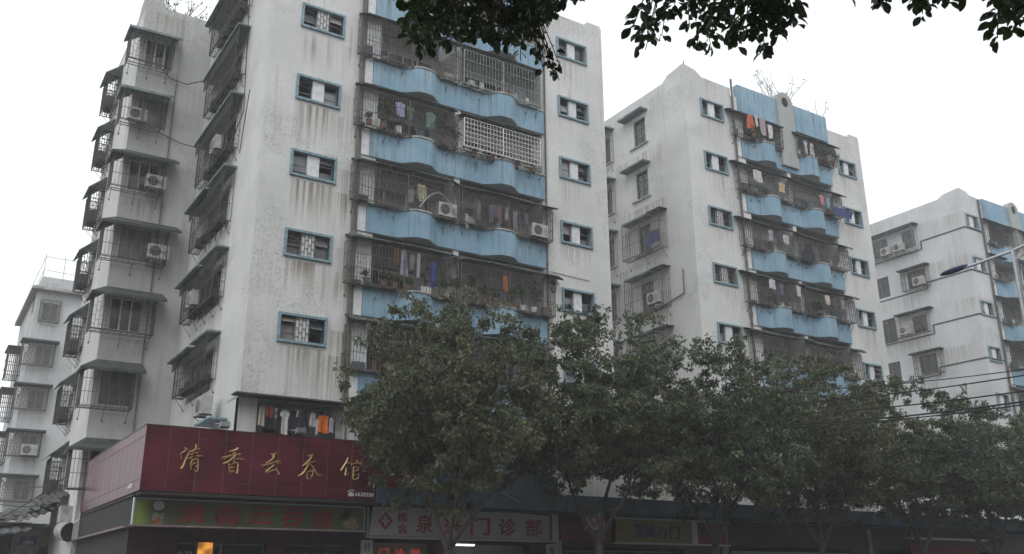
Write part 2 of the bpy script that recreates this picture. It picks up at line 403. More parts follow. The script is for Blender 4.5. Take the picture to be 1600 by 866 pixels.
def parapet_band(root, Yf, x0, x1, zb, zt, bulges, base=.08, depth=.44, hw=.92):
    """balcony parapet in plan: straight with swelling bows"""
    def off(x):
        o = base
        for c in bulges:
            t = abs(x-c)/hw
            if t < 1: o += depth*(.5+.5*math.cos(math.pi*min(1, max(0, (t-.18)/.82))))
        return o
    mb = MB(); k = 90; th = .1
    xs = [x0+(x1-x0)*i/k for i in range(k+1)]
    A = [(x, Yf-off(x)) for x in xs]; B = [(x, Yf-off(x)+th) for x in xs]
    for P, z in ((A, zb), (A, zt-.06), (B, zt-.06), (B, zb)): mb.v += [(x, y, z) for x, y in P]
    W = k+1
    for i in range(k):
        for a, b in ((0, 1), (1, 2), (2, 3)): mb.f.append([a*W+i, a*W+i+1, b*W+i+1, b*W+i])
    for i in (0, k): mb.f.append([i, W+i, 2*W+i, 3*W+i])
    # returns to the wall
    for x in (x0, x1): mb.quad((x, Yf-base, zb), (x, Yf+.02, zb), (x, Yf+.02, zt-.06), (x, Yf-base, zt-.06))
    o = mb.build('balcony_parapet', M['blue'], root, smooth=False)
    cb = MB(); C = [(x, Yf-off(x)-.035) for x in xs]; D = [(x, Yf-off(x)+th+.03) for x in xs]
    for P, z in ((C, zt-.062), (C, zt), (D, zt), (D, zt-.062)): cb.v += [(x, y, z) for x, y in P]
    for i in range(k):
        for a in range(4): b = (a+1) % 4; cb.f.append([a*W+i, a*W+i+1, b*W+i+1, b*W+i])
    cb.build('coping', M['concrete'], o)
    sb = MB()                                                            # soffit: slab following the bows
    E_ = [(x, Yf+.1) for x in xs]
    for P, z in ((A, zb-.004), (E_, zb-.004)): sb.v += [(x, y+(.012 if P is A else 0), z) for x, y in P]
    for i in range(k): sb.f.append([i, i+1, W+i+1, W+i])
    sb.build('balcony_soffit', M['pier'], root)
    return o
# ---------------------------------------------------------------- loose things on the buildings
AC_MESH = {}
def ac_meshes():
    F = FRONT(0)
    c = MB().box(F, -.4, .4, 0, .3, 0, .56)
    c.box(F, -.41, .41, -.005, .305, .50, .515)
    g = MB(); n = .315
    for k in range(24):
        t0 = 2*math.pi*k/24; t1 = 2*math.pi*(k+1)/24
        for r_ in (.09, .16, .215):
            g.bar((-.12+r_*math.cos(t0), -n, .28+r_*math.sin(t0)), (-.12+r_*math.cos(t1), -n, .28+r_*math.sin(t1)), .006, 4)
    for k in range(6):
        t = math.pi*k/6; g.bar((-.12+.215*math.cos(t), -n, .28+.215*math.sin(t)), (-.12-.215*math.cos(t), -n, .28-.215*math.sin(t)), .005, 4)
    d = MB(); b = 0; d.v = [(-.12, -.303, .28)]+[(-.12+.21*math.cos(2*math.pi*k/20), -.303, .28+.21*math.sin(2*math.pi*k/20)) for k in range(20)]
    d.f = [[0, 1+(k+1) % 20, 1+k] for k in range(20)]
    l = MB()
    for k in range(7): l.box(F, .17, .37, .3, .31, .1+k*.05, .115+k*.05)
    br = MB()
    for x in (-.3, .3): br.box(F, x-.02, x+.02, -.05, .36, -.04, -.003); br.bar((x, -.34, -.03), (x, .05, -.3), .013)
    return [('casing', c, 'ac'), ('fan_grille', g, 'steel'), ('fan_opening', d, 'acd'), ('louvre', l, 'steel'), ('bracket', br, 'rust')]
AC_PARTS = [(n, b.mesh(n, M[m_]), m_) for n, b, m_ in ac_meshes()]
def ac(loc, rot, label, s=1., side=False):
    t = thing('air_conditioner', label, 'air conditioner', loc, 'air conditioning units on the house fronts')
    t.rotation_euler.z = rot; t.scale = (s, s, s)
    for n, me, m_ in AC_PARTS:
        o = bpy.data.objects.new(n, me); COL.objects.link(o); o.parent = t
    return t
def garment(x, Y, zt, w_, h, kind, col, label, F=None, group='washing hung out to dry'):
    F = F or FRONT(Y); f = F[0]; rg = random.Random(int(x*100+zt*37)); mb = MB(); nx, nz = 8, 9
    ph = rg.uniform(0, 6); amp = .018+.02*rg.random()
    def half(t):
        if kind == 'shirt': return (.5 if t < .3 else .37) if t > .06 else .25
        if kind == 'trousers': return .42 if t < .25 else .40
        if kind == 'dress': return .3+.2*t
        return .48+.03*math.sin(t*5+ph)
    pts = []
    for sgn in (1, -1):
        for j in range(nz+1):
            t = j/nz; hw_ = half(t)*w_
            for i in range(nx+1):
                s_ = i/nx*2-1
                zz = zt-h*t + (-.05*h*abs(s_) if j == 0 else 0) + .03*h*math.sin(s_*2.2+ph)*t
                n = amp*math.sin(s_*4.5+ph+t*1.3)*(.4+t)+sgn*.008
                if kind == 'trousers' and t > .3: s2 = s_*1.0; 
                pts.append(f(x+s_*hw_+.03*w_*math.sin(t*4+ph), n, zz))
    mb.v = pts; W = nx+1; T = W*(nz+1)
    for j in range(nz):
        for i in range(nx):
            if kind == 'trousers' and j >= 4 and i in (3, 4): continue
            a = j*W+i; mb.f.append([a, a+1, a+W+1, a+W]); mb.f.append([T+a, T+a+W, T+a+W+1, T+a+1])
    for j in range(nz):
        for a in (j*W, j*W+nx): mb.f.append([a, a+W, T+a+W, T+a])
    for i in range(nx): mb.f.append([nz*W+i, nz*W+i+1, T+nz*W+i+1, T+nz*W+i])
    hk = MB(); hk.bar(f(x, 0, zt), f(x, 0, zt+.09), .006)
    mb.v += hk.v; b = len(mb.v)-len(hk.v); mb.f += [[b+i for i in q] for q in hk.f]
    return alone(mb, 'garment', cloth(col), label, 'laundry', group, smooth=False)
def foliage_ball(mb, c, r, n, leaf, rg, up=.3, squash=1.):
    for _ in range(n):
        d = Vector((rg.gauss(0, 1), rg.gauss(0, 1), rg.gauss(0, 1))).normalized()*r*rg.random()**.4
        d.z *= squash; p = Vector(c)+d; a = Vector((rg.gauss(0, 1), rg.gauss(0, 1), rg.gauss(0, 1)+up)).normalized(); b = a.cross(Vector((rg.random(), rg.random(), 1))).normalized()
        l = leaf*rg.uniform(.7, 1.3); mb.quad(p, p+a*l*.5+b*l*.22, p+a*l, p+a*l*.5-b*l*.22)
def pot_plant(x, y, z, h, r, label, potm='pot', n=120, leaf=.09, seed=0, pr=.13):
    rg = random.Random(seed+int(x*50)); t = thing('potted_plant', label, 'potted plant', (x, y, z), 'potted plants on the balconies')
    p = MB(); p.bar((x, y, z), (x, y, z+.2), pr*.7, 10, pr, cap=True); p.build('pot', M[potm], t)
    s_ = MB(); l = MB()
    for k in range(4):
        q = Vector((x+rg.uniform(-r, r)*.6, y+rg.uniform(-r, r)*.3, z+.2+h*rg.uniform(.5, .9))); s_.bar((x, y, z+.18), q, .008)
        foliage_ball(l, q, r*.6, n//4, leaf, rg, squash=h/r*.6 if h > r else 1)
    s_.build('stem', M['bark'], t); l.build('foliage', M['leafpot'], t); return t
TXT = {}
def text_polys(ch):
    """glyph outline meshes from the built-in interface font"""
    if ch in TXT: return TXT[ch]
    c = bpy.data.curves.new('lettering', 'FONT'); c.body = ch; c.extrude = .04; c.size = 1; c.resolution_u = 3
    c.offset = GL_OFF[0]
    o = bpy.data.objects.new('lettering', c); COL.objects.link(o)
    dg = bpy.context.evaluated_depsgraph_get(); me = bpy.data.meshes.new_from_object(o.evaluated_get(dg))
    v = [tuple(q.co) for q in me.vertices]; fs = [list(p.vertices) for p in me.polygons]
    bpy.data.objects.remove(o); bpy.data.curves.remove(c); bpy.data.meshes.remove(me)
    TXT[ch] = (v, fs); return TXT[ch]
GL_OFF = [0.0]
def glyph(ch, F, u0, u1, z0, z1, n, depth, mat, parent, name='letter', off=.02, keep=False):
    GL_OFF[0] = off; key = ch; TXT.pop(ch, None); v, fs = text_polys(ch)
    if not v: return None
    a = np.array(v); lo = a.min(0); hi = a.max(0); sc = np.maximum(hi-lo, 1e-6)
    mb = MB(); f = F[0]
    for p in a: mb.v.append(f(u0+(p[0]-lo[0])/sc[0]*(u1-u0), n+(p[2]-lo[2])/sc[2]*depth, z0+(p[1]-lo[1])/sc[1]*(z1-z0)))
    mb.f = [q if F[1] < 0 else q for q in fs]
    return mb.build(name, mat, parent)
def word(s, F, u0, u1, z0, z1, n, depth, mat, parent, gap=.15, name='letter', off=.02):
    k = len(s); w_ = (u1-u0)/(k+gap*(k-1))
    for i, ch in enumerate(s):
        if ch != ' ': glyph(ch, F, u0+i*w_*(1+gap), u0+i*w_*(1+gap)+w_, z0, z1, n, depth, mat, parent, name, off)

# ================================================================ GROUND
MB().quad((-300, -300, -.03), (500, -300, -.03), (500, 600, -.03), (-300, 600, -.03)).build('ground', M['ochre'], kind='structure')
MB().quad((-80, 3.2, -.012), (160, 3.2, -.012), (160, 19.5, -.012), (-80, 19.5, -.012)).build('road', M['asphalt'], kind='structure')
pv = MB(); pv.box(FRONT(0), -80, 160, -29.0, -19.7, -.02, .12); pv.build('far_pavement', M['paving'], kind='structure')
pv = MB(); pv.box(FRONT(0), -80, 160, -3.0, 5, -.02, .12); pv.build('near_pavement', M['paving'], kind='structure')
kb = MB(); kb.box(FRONT(0), -80, 160, -19.698, -19.5, -.02, .125); kb.box(FRONT(0), -80, 160, -3.2, -3.002, -.02, .125); kb.build('kerb', M['kerb'], kind='structure')
for i in range(14):
    x = -30+i*8; o = MB().quad((x, 11.2, -.006), (x+4, 11.2, -.006), (x+4, 11.35, -.006), (x, 11.35, -.006)).build('lane_marking', M['rdline'], kind='structure')

# ================================================================ APARTMENT BUILDINGS
YF = 29.2
def tube_pipe(root, pts, r=.05): MB().tube(pts, r, 8).build('drainpipe', M['pipe'], root)
def apartment(name_label, X0, XL, XR, X1, Yf, Yb, wl, wr, zl, zr, bands, bulges, wallm, sidem, side_holes, split, rng, roof=26.2, corner=.45, zbase=4.6, wide=.3, grilles=(), ncol=None):
    root = thing('apartment_building', name_label, 'apartment building', (X0, Yf, 0), 'white and blue apartment blocks along the street')
    F = FRONT(Yf); S = SIDE(X0)
    wh = wl[1]-wl[0]
    holes = [(wl[0], wl[1], z-.98, z) for z in zl]
    MB_ = MB(); wall(MB_, F, X0, XL, 7.4 if X0 < 10 else zbase, roof, holes); MB_.build('wall', M[wallm], root)
    MB_ = MB(); wall(MB_, F, XR, X1, zbase, roof, [(wr[0], wr[1], z-.96, z) for z in zr]); MB_.build('wall', M[wallm], root)
    MB_ = MB(); wall(MB_, S, Yf, Yb, zbase, roof, side_holes); MB_.build('wall', M[sidem], root)
    MB_ = MB(); R_ = SIDE(X1); MB_.quad((X1, Yf, zbase), (X1, Yb, zbase), (X1, Yb, roof), (X1, Yf, roof)); MB_.build('wall', M[sidem], root); MB().quad((X0, Yb, 0), (X0, Yb, roof), (X1, Yb, roof), (X1, Yb, 0)).build('wall', M[sidem], root)
    MB().quad((X0, Yf, roof-.3), (X1, Yf, roof-.3), (X1, Yb, roof-.3), (X0, Yb, roof-.3)).build('roof', M['concrete'], root)
    for i, z in enumerate(zl): tower_window(root, F, wl[0]+.08, wl[1]-.08, z-.98+.07, z-.07, rng, grille=i in grilles, wide=wide)
    for z in zr: tower_window(root, F, wr[0]+.08, wr[1]-.08, z-.96+.07, z-.07, rng, wide=.27)
    # roof edge with raised corners (kept proud of the wall by 3 mm)
    c = corner; rr = roof
    pr = MB(); pr.prism(F, [(X0, rr-.003), (XL, rr-.003), (XL, rr+.42), (X0+1.25, rr+.45), (X0+.85, rr+.45+c*.8), (X0+.12, rr+.5+c), (X0, rr+.5+c)], .003, -.16); pr.build('roof_parapet', M[wallm], root)
    pr = MB(); pr.prism(S, [(Yf, rr-.003), (Yb, rr-.003), (Yb, rr+.45), (Yf+1.6, rr+.45), (Yf+1.2, rr+.45+c*.8), (Yf+.12, rr+.5+c), (Yf, rr+.5+c)], .003, -.16); pr.build('roof_parapet', M[wallm], root)
    pr = MB(); pr.prism(F, [(XR, rr-.003), (X1, rr-.003), (X1, rr+.05+c*.3), (X1-.1, rr+.1+c*.5), (X1-.8, rr+.1+c*.5), (X1-.95, rr+.05), (XR, rr+.05)], .003, -.16); pr.build('roof_parapet', M[wallm], root)
    pr = MB(); pr.box(SIDE(X1), Yf+.16, Yb, -.003, .16, rr-.003, rr+.05)
    pr.build('roof_parapet', M[wallm], root)
    # balcony bay: slabs, back wall, end walls, parapets
    bk = MB(); wall(bk, FRONT(Yf+1.05), XL, XR, zbase-3 if X0 < 10 else zbase, roof, ()); bk.build('balcony_back_wall', M['wallin'], root)
    for x, s_ in ((XL, 1), (XR, -1)):
        e = MB(); e.box(F, min(x, x+.1*s_), max(x, x+.1*s_), -1.35, -.003, 4.4, roof); e.build('balcony_end_wall', M['wallin'], root)
    e = MB(); e.box(F, split-.12, split+.12, -1.35, .0, 4.4, roof); e.build('party_wall', M['pier'], root)
    ws = MB(); ws.box(F, XL+.1, XL+.75, -.12, -.004, bands[0], roof); ws.build('white_return', M['pier'], root)
    for zt in bands:
        sl = MB(); sl.box(F, XL+.1, XR-.1, -1.35, -.11, zt-1.08, zt-.95); sl.build('balcony_slab', M['concrete'], root)
        parapet_band(root, Yf, XL+.45, XR-.03, zt-1.1, zt, bulges)
        MB().box(F, XL+.1, XL+.45, -.1, .05, zt-1.1, zt-.02).build('white_return', M['pier'], root)
        for a, b in ((XL+.6, split-.4), (split+.5, XR-.6)):
            sp = rng.choice((.0, .25, .5)); wdt = (b-a)
            k = rng.choice((3, 4)); zb = zt-.9
            glazed(root, F, a+sp, b-.35, zb+(.3 if rng.random() < .5 else .6), zt+1.2, -.98, k, 'balcony_window', rng.choice(('alu', 'alu', 'sash')), rows=1, pane=rng.choice(('glass', 'glassl')))
    # brackets and dark bolt stains on the parapets
    return root, F, S
CLUT = None
def balcony_clutter(root, F, x0, x1, zt, rg_):
    x = x0+.3
    while x < x1-.5:
        w_ = rg_.uniform(.12, .45); h = rg_.uniform(.08, .42)
        if rg_.random() < .6: MB().box(F, x, x+w_, .1, .1+rg_.uniform(.1, .2), zt+.005, zt+h).build('stored_box', M[rg_.choice(('rustd', 'concrete', 'steel', 'awn', 'pot', 'brickwall', 'darkblue'))], root)
        else:
            b_ = MB(); b_.bar(F[0](x, .18, zt+.005), F[0](x, .18, zt+h), .08, 8, .1, cap=True); b_.build('bucket', M[rg_.choice(('pot', 'steel', 'pott', 'teal'))], root)
        x += w_+rg_.uniform(.15, .7)
def balcony_fit(root, F, x0, x1, zt, zc, style, mat='rust', n=.38, aw=True, awx=(0, 0), corr=True, brickpart=None, ends=(1, 1), n1=.45, sp=.11, curl=0, am='awn', zdrop=.2):
    balcony_clutter(root, F, x0, x1, zt, random.Random(int(x0*10+zt*7)))
    cage(root, F, x0, x1, n, zt-.02, zc-.28, style, mat, sp, ends=ends, n0=.03, brickpart=brickpart)
    if aw: awning(root, F, x0+awx[0], x1+awx[1], n1, zc+.1, zc+.1-zdrop, am, corr, curl=curl)

rng = random.Random(11)
# ---------------- nearest building
zl1 = [10.25+3*k for k in range(6)]; zr1 = [10.1+2.93*k for k in range(6)]
bands1 = [5.5, 8.6, 11.65, 14.8, 17.8, 20.8, 23.85]
side_h = [(32.9, 36.3, z-1.9, z-.35) for z in (10.05, 13.2, 16.4, 19.45, 22.45, 25.5)]
b1, F1, S1 = apartment('nearest and largest white block with light blue wavy balconies above the maroon restaurant sign', 8.31, 11.85, 20.2, 23.52, YF, 38.6,
    (9.37, 11.07), (20.97, 22.6), zl1, zr1, bands1, (14.35, 18.05), 'wallL', 'wallS', side_h, 16.05, rng, roof=25.9, corner=.3, grilles=(0, 1, 4), wide=.29)
# blue roof parapet with arch-topped pillar
def blue_top(root, Yf, xa, xb, xc, roof, h, pw, za, base=.12):
    F = FRONT(Yf)
    for a, b in ((xa, xc-pw/2), (xc+pw/2, xb)):
        mb = MB(); mb.box(F, a, b, -.2, base, za, roof+h); mb.build('roof_parapet', M['blue'], root)
    prof = [(xc-pw/2, za-2.4), (xc+pw/2, za-2.4), (xc+pw/2, roof+h-.15)]+[(xc+pw/2*math.cos(t), roof+h-.15+pw/2*1.05*math.sin(t)) for t in [math.pi*i/10 for i in range(1, 10)]]+[(xc-pw/2, roof+h-.15)]
    pm = MB(); pm.prism(F, prof, base+.12, -.25); o = pm.build('arched_pillar', M['pillar'], root)
    rim = MB(); rim.v = [F[0](xc+.24*math.cos(2*math.pi*i/18), base+.124, roof+h-.1+.3*math.sin(2*math.pi*i/18)) for i in range(18)]; rim.f = [list(range(18))]
    rim.build('round_opening', M['dark'], o)
blue_top(b1, YF, 12.3, 20.17, 16.05, 25.9, .55, 1.2, 25.35)
# left balcony stack / right balcony stack
zc1 = {5.5: 7.35, 8.6: 10.42, 11.65: 13.45, 14.8: 16.45, 17.8: 19.55, 20.8: 22.6}
balcony_fit(b1, F1, 11.62, 15.95, 20.8, 22.6, 'v', brickpart=(11.7, 13.0, .55), curl=.35)
balcony_fit(b1, F1, 16.1, 19.8, 20.8, 22.6, 'v', 'steel', sp=.15, aw=True)
balcony_fit(b1, F1, 11.62, 15.85, 17.8, 19.55, 'v', curl=.35, sp=.1)
balcony_fit(b1, F1, 16.0, 19.6, 17.9, 19.35, 'grid', 'whitebar', n=.62, sp=.15, n1=.68, corr=False)
balcony_fit(b1, F1, 11.62, 15.95, 14.8, 16.45, 'v', brickpart=(11.66, 12.6, .97), curl=.35, sp=.115)
balcony_fit(b1, F1, 16.1, 20.3, 14.8, 16.35, 'v', awx=(-.2, .3), sp=.1)
balcony_fit(b1, F1, 11.55, 15.95, 11.65, 13.45, 'v', brickpart=(11.55, 12.2, .7), curl=.3, sp=.12)
balcony_fit(b1, F1, 16.1, 20.35, 11.65, 13.42, 'v', awx=(-.15, .4), curl=.35, sp=.105)
balcony_fit(b1, F1, 11.7, 16.0, 8.6, 10.42, 'v', sp=.12); balcony_fit(b1, F1, 16.1, 20.1, 8.6, 10.42, 'v', sp=.12)
balcony_fit(b1, F1, 12.6, 15.95, 5.5, 7.35, 'v', sp=.13); balcony_fit(b1, F1, 16.1, 19.9, 5.5, 7.3, 'v', sp=.13)
# wall brackets with rust marks on the parapets
bm_ = MB()
for zt in bands1[1:]:
    for x in (12.75, 13.4, 15.5, 16.3, 16.9, 19.3, 19.8):
        x += rng.uniform(-.1, .1); z = zt-.35+rng.uniform(-.1, .1)
        bm_.bar((x, YF-.12, z), (x, YF-.15, z), .035, 6, cap=True); bm_.bar((x, YF-.12, z), (x+.08, YF-.44, zt-.05), .01); bm_.bar((x, YF-.112, z-.45*rng.random()), (x, YF-.112, z), .007)
bm_.build('parapet_stays', M['rust'], b1)
# drainpipes
tube_pipe(b1, [(11.78, YF-.1, 7.4), (11.78, YF-.1, 26.0)], .055); tube_pipe(b1, [(20.22, YF-.09, 4.7), (20.22, YF-.09, 26)], .045)
tube_pipe(b1, [(11.93, YF-.07, 4.7), (11.93, YF-.07, 26.0)], .03)
tube_pipe(b1, [(20.4, YF-.03, 13.62), (22.4, YF-.03, 13.55)], .012)
for z in (9, 12.1, 15, 18, 21, 24):
    pj = MB(); pj.bar((11.78, YF-.1, z), (11.78, YF-.1, z+.14), .075, 8, cap=True); pj.bar((11.6, YF-.05, z+.1), (11.95, YF-.12, z+.1), .02, cap=True); pj.build('pipe_joint', M['pipe'], b1)
# first floor recess above the restaurant, under a thin canopy
rc = MB(); rc.box(F1, 8.31, 8.92, -.3, 0, 4.4, 7.4); rc.build('corner_pier', M['wallL'], b1)
rb = MB(); wall(rb, FRONT(YF+1.3), 8.9, 11.85, 4.4, 7.4, [(9.55, 11.0, 4.4, 6.6)]); rb.build('recess_back_wall', M['pier'], b1)
rs = MB(); rs.box(F1, 8.3, 12.0, -1.3, -.01, 7.3, 7.398); rs.box(F1, 11.6, 11.85, -1.3, -.02, 4.4, 7.3); rs.build('recess_soffit', M['concrete'], b1)
MB().box(F1, 9.5, 11.1, -1.9, -1.5, 4.4, 6.7).build('dark_doorway', M['dark'], b1)
cn = MB(); cn.box(F1, 8.05, 12.7, .0, .55, 7.31, 7.36); cn.build('canopy', M['awn'], b1)
glazed(b1, F1, 12.0, 15.6, 5.3, 7.0, -.35, 6, 'window', 'alu'); glazed(b1, F1, 16.3, 20.0, 5.3, 7.0, -.35, 4, 'window', 'sash')
tube_pipe(b1, [(9.05, YF-.05, 7.3), (9.05, YF-.05, 6.3)], .03)
# street-level left side windows in deep cages
for i, (zc, zb) in enumerate(((25.5, 23.5), (22.45, 20.4), (19.45, 17.25), (16.4, 14.3), (13.2, 11.4), (10.05, 8.4))):
    y0, y1 = 32.1, (37.4 if i % 2 else 37.6)
    split_ = (i in (3, 4, 5, 0))
    if split_:
        slab(b1, S1, y0, y0+2.4, .0, .5, zc, zc+.07, 'awng'); slab(b1, S1, y0+2.2, y1, .01, .62, zc-.16, zc-.09, 'awng')
    else: slab(b1, S1, y0, y1, 0, .5, zc, zc+.08, 'awng')
    va = MB(); va.box(S1, y0+.1, y1-.1, .40, .425, zc-.5, zc-.02 if not split_ else zc-.17); va.build('awning_valance', M['awn'], b1)
    zt_ = zc-.05 if not split_ else zc-.18
    cage(b1, S1, y0+.15, y1-.8, .44, zb, zt_, 'brick' if i in (2, 4) else 'v', 'rustd', .14)
    for a, b in ((32.9, 34.6), (34.6, 36.3)): glazed(b1, S1, a+.02, b-.02, zc-1.88, zc-.37, -.15, 2, 'window', 'sash', rows=2, pane=('glassl' if i % 2 else 'glass'))
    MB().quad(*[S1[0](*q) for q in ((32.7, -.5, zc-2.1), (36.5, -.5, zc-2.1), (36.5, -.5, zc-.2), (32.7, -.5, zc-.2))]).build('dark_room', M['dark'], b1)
    for k in range(5): MB().box(S1, y0+.5+k*.75, y0+.85+k*.75+rng.uniform(-.1, .1), .08, .36, zb+.02, zb+.12+rng.uniform(.1, .35)).build('stored_box', M['rustd'], b1)
cord = lambda pts, nm='cable', r=.012, par=b1: MB().tube(pts, r, 5).build(nm, M['black'], par)
cord([(8.25, 33, 25.0), (8.12, 32.0, 23.6), (8.2, 31.9, 20.9), (8.26, 31.8, 18.6), (8.1, 32.4, 17.6)], r=.02)
MB().tube([(8.28, 31.9, 16.9), (8.1, 30.6, 18.9)], .02).build('flag_pole_bracket', M['rust'], b1)
# ---------------- rear wing of the nearest building
FW = FRONT(38.6); SW = SIDE(5.3)
zw = (7.0, 10.05, 13.05, 16.05, 19.1, 22.1, 25.0)
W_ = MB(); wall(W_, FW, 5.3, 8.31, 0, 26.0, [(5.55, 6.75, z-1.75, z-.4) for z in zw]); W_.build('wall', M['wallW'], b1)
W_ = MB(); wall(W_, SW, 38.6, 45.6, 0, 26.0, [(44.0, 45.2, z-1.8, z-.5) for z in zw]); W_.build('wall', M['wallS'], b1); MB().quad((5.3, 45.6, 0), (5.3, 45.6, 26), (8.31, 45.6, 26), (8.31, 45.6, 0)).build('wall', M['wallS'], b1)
W_ = MB(); W_.prism(FW, [(5.3, 25.997), (8.31, 25.997), (8.31, 26.3), (6.2, 26.3), (6.0, 26.75), (5.4, 26.95), (5.3, 26.95)], .003, -.16); W_.build('roof_parapet', M['wallW'], b1); W_ = MB()
W_.prism(SW, [(38.6, 25.997), (45.6, 25.997), (45.6, 26.3), (40.2, 26.3), (39.8, 26.75), (38.8, 26.95), (38.6, 26.95)], .003, -.16); W_.build('roof_parapet', M['wallW'], b1)
MB().quad((5.3, 38.6, 25.9), (8.31, 38.6, 25.9), (8.31, 45.6, 25.9), (5.3, 45.6, 25.9)).build('roof', M['concrete'], b1)
rows = [(7.0, 7.0, 'v'), (10.05, 7.05, 'v'), (13.05, 7.5, 'brick'), (16.05, 7.75, 'v'), (19.1, 7.35, 'v'), (22.1, 6.85, 'v'), (25.0, 6.9, 'brick')]
for i, (z, xr, sty) in enumerate(rows):
    zb = z-1.95; xc = min(xr-.35, 6.8 if sty == 'v' and i != 3 else 7.3)
    # canopy turns the corner
    mb = MB(); f = FW[0]
    x0c = 4.72; P = [f(x0c-.05, -.5, z-.55), f(x0c-.05, .86, z-.5), f(xr, .88, z-.46), f(xr-.05, .0, z), f(5.3, 0, z), f(5.28, -.5, z-.1)]
    b = len(mb.v); mb.v += P; mb.v += [(p[0], p[1], p[2]-.11) for p in P]
    mb.f += [[b, b+1, b+4, b+5], [b+1, b+2, b+3, b+4], [b+6, b+11, b+10, b+7], [b+7, b+10, b+9, b+8]]
    for k in range(6): j = (k+1) % 6; mb.f.append([b+k, b+6+k, b+6+j, b+j])
    mb.build('canopy', M['awng' if i in (5, 6) else 'canslab'], b1)
    cage(b1, FW, 4.82, xc, .66, zb, z-.45, sty, 'rustd', .13, ends=(0, 1))
    sb = MB(); brick_bars(sb, SIDE(4.82), 37.95, 38.9, 0, zb, z-.5, .13, .3, .009); sb.box(SIDE(4.82), 37.95, 38.9, -.01, .01, zb-.03, zb); sb.build('security_cage', M['rust'], b1)
    glazed(b1, FW, 5.56, 6.74, z-1.74, z-.41, -.12, 3, 'window', 'sash' if i % 2 else 'alu', rows=1, pane=('glass', 'glassl')[i % 2])
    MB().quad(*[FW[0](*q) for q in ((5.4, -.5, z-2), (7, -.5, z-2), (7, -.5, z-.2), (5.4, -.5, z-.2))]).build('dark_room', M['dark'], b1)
    # side column of caged windows
    if i < 6 or True:
        u0, u1 = 43.0, 44.6; zc = z+.1
        P = [SW[0](u0, 0, zc+.35), SW[0](u1, 0, zc+.35), SW[0](u1+.05, .74, zc-.35), SW[0](u0-.1, .74, zc-.35)]
        mb = MB(); b = 0; mb.v = P+[(p[0], p[1], p[2]-.06) for p in P]; mb.f = [[0, 1, 2, 3], [7, 6, 5, 4]]+[[k, (k+1) % 4, 4+(k+1) % 4, 4+k] for k in range(4)]
        mb.f.append([]) ; mb.f.pop(); mb.build('canopy', M['awng'], b1)
        tri = MB(); tri.quad(SW[0](u0-.02, .02, zc+.3), SW[0](u0-.02, .72, zc-.38), SW[0](u0-.02, .02, zc-.38)); tri.build('canopy_cheek', M['canslab'], b1)
        cage(b1, SW, u0+.1, u1, .56, zc-1.85, zc-.36, 'brick', 'rustd', .12, r=.012)
        jb = MB(); jb.box(SW, u0+.3, u0+1.2, .15, .5, zc-1.83, zc-1.3); jb.build('stored_boxes', M['rust'], b1)
MB().tube([(8.3, 37.6, 22.9), (7.4, 38.45, 22.75), (6.7, 38.5, 22.85), (6.2, 38.4, 23.2)], .022).build('cable', M['black'], b1)
MB().tube([(8.3, 37.6, 19.4), (7.4, 38.5, 19.9), (6.7, 38.5, 20.1), (6.0, 38.4, 20.3)], .022).build('cable', M['black'], b1)
MB().tube([(6.98, 38.56, 5), (6.98, 38.56, 23)], .02).build('drainpipe', M['pipe'], b1)

# ---------------- second building
rng = random.Random(5)
bands2 = [8.4, 11.6, 14.6, 17.5, 20.55, 23.6]
b2s = [(33.5, 34.45, z-1.75, z-.25) for z in (25.5, 22.45, 19.4, 16.35, 13.3)]+[(36.5, 37.5, z-1.75, z-.25) for z in (25.6, 22.55, 19.5, 16.45, 13.4)]
b2, F2, S2 = apartment('second white block with blue bowed balconies and an arch-topped grey pillar on its roof edge', 29.72, 33.0, 40.45, 43.3, 30.4, 41, (30.75, 32.35), (41.15, 42.65), [25.17-2.97*k for k in range(6)], [24.4-2.95*k for k in range(6)],
    bands2, (35.15, 38.5), 'wallL', 'wallS', b2s, 36.95, rng, roof=26.0, corner=.35, grilles=(2, 3), wide=.3)
blue_top(b2, 30.4, 33.45, 40.42, 36.95, 26.0, .72, 1.25, 25.15)
cc = [24.95, 22.0, 18.95, 16.1, 13.2, 10.3]
for zt, c in zip(bands2[::-1], cc):
    top = zt == 23.6
    balcony_fit(b2, F2, 32.75, 36.3 if top else 36.75, zt, c, 'v', awx=(-.3, .15 if top else .3), sp=.14, brickpart=(33.0, 33.9, .7) if zt in (17.5, 14.6) else None)
    balcony_fit(b2, F2, 37.45 if top else 36.95, 40.55, zt, c-.05, 'v', awx=(-.2, .45), sp=.13)
tube_pipe(b2, [(33.02, 30.3, 4.7), (33.02, 30.3, 26.9)], .06)
for z in (21.0, 17.2, 13.9): 
    pj = MB(); pj.bar((33.02, 30.3, z), (33.02, 30.3, z+.2), .09, 8, cap=True); pj.build('pipe_joint', M['pipe'], b2)
bm_ = MB()
for zt in bands2[1:]:
    for x in (33.7, 34.3, 36.2, 36.8, 37.4, 39.6, 40.1):
        z = zt-.35+rng.uniform(-.1, .1); bm_.bar((x, 30.27, z), (x, 30.24, z), .04, 6, cap=True); bm_.bar((x, 30.28, z), (x+.08, 29.96, zt-.05), .01)
bm_.build('parapet_stays', M['rust'], b2)
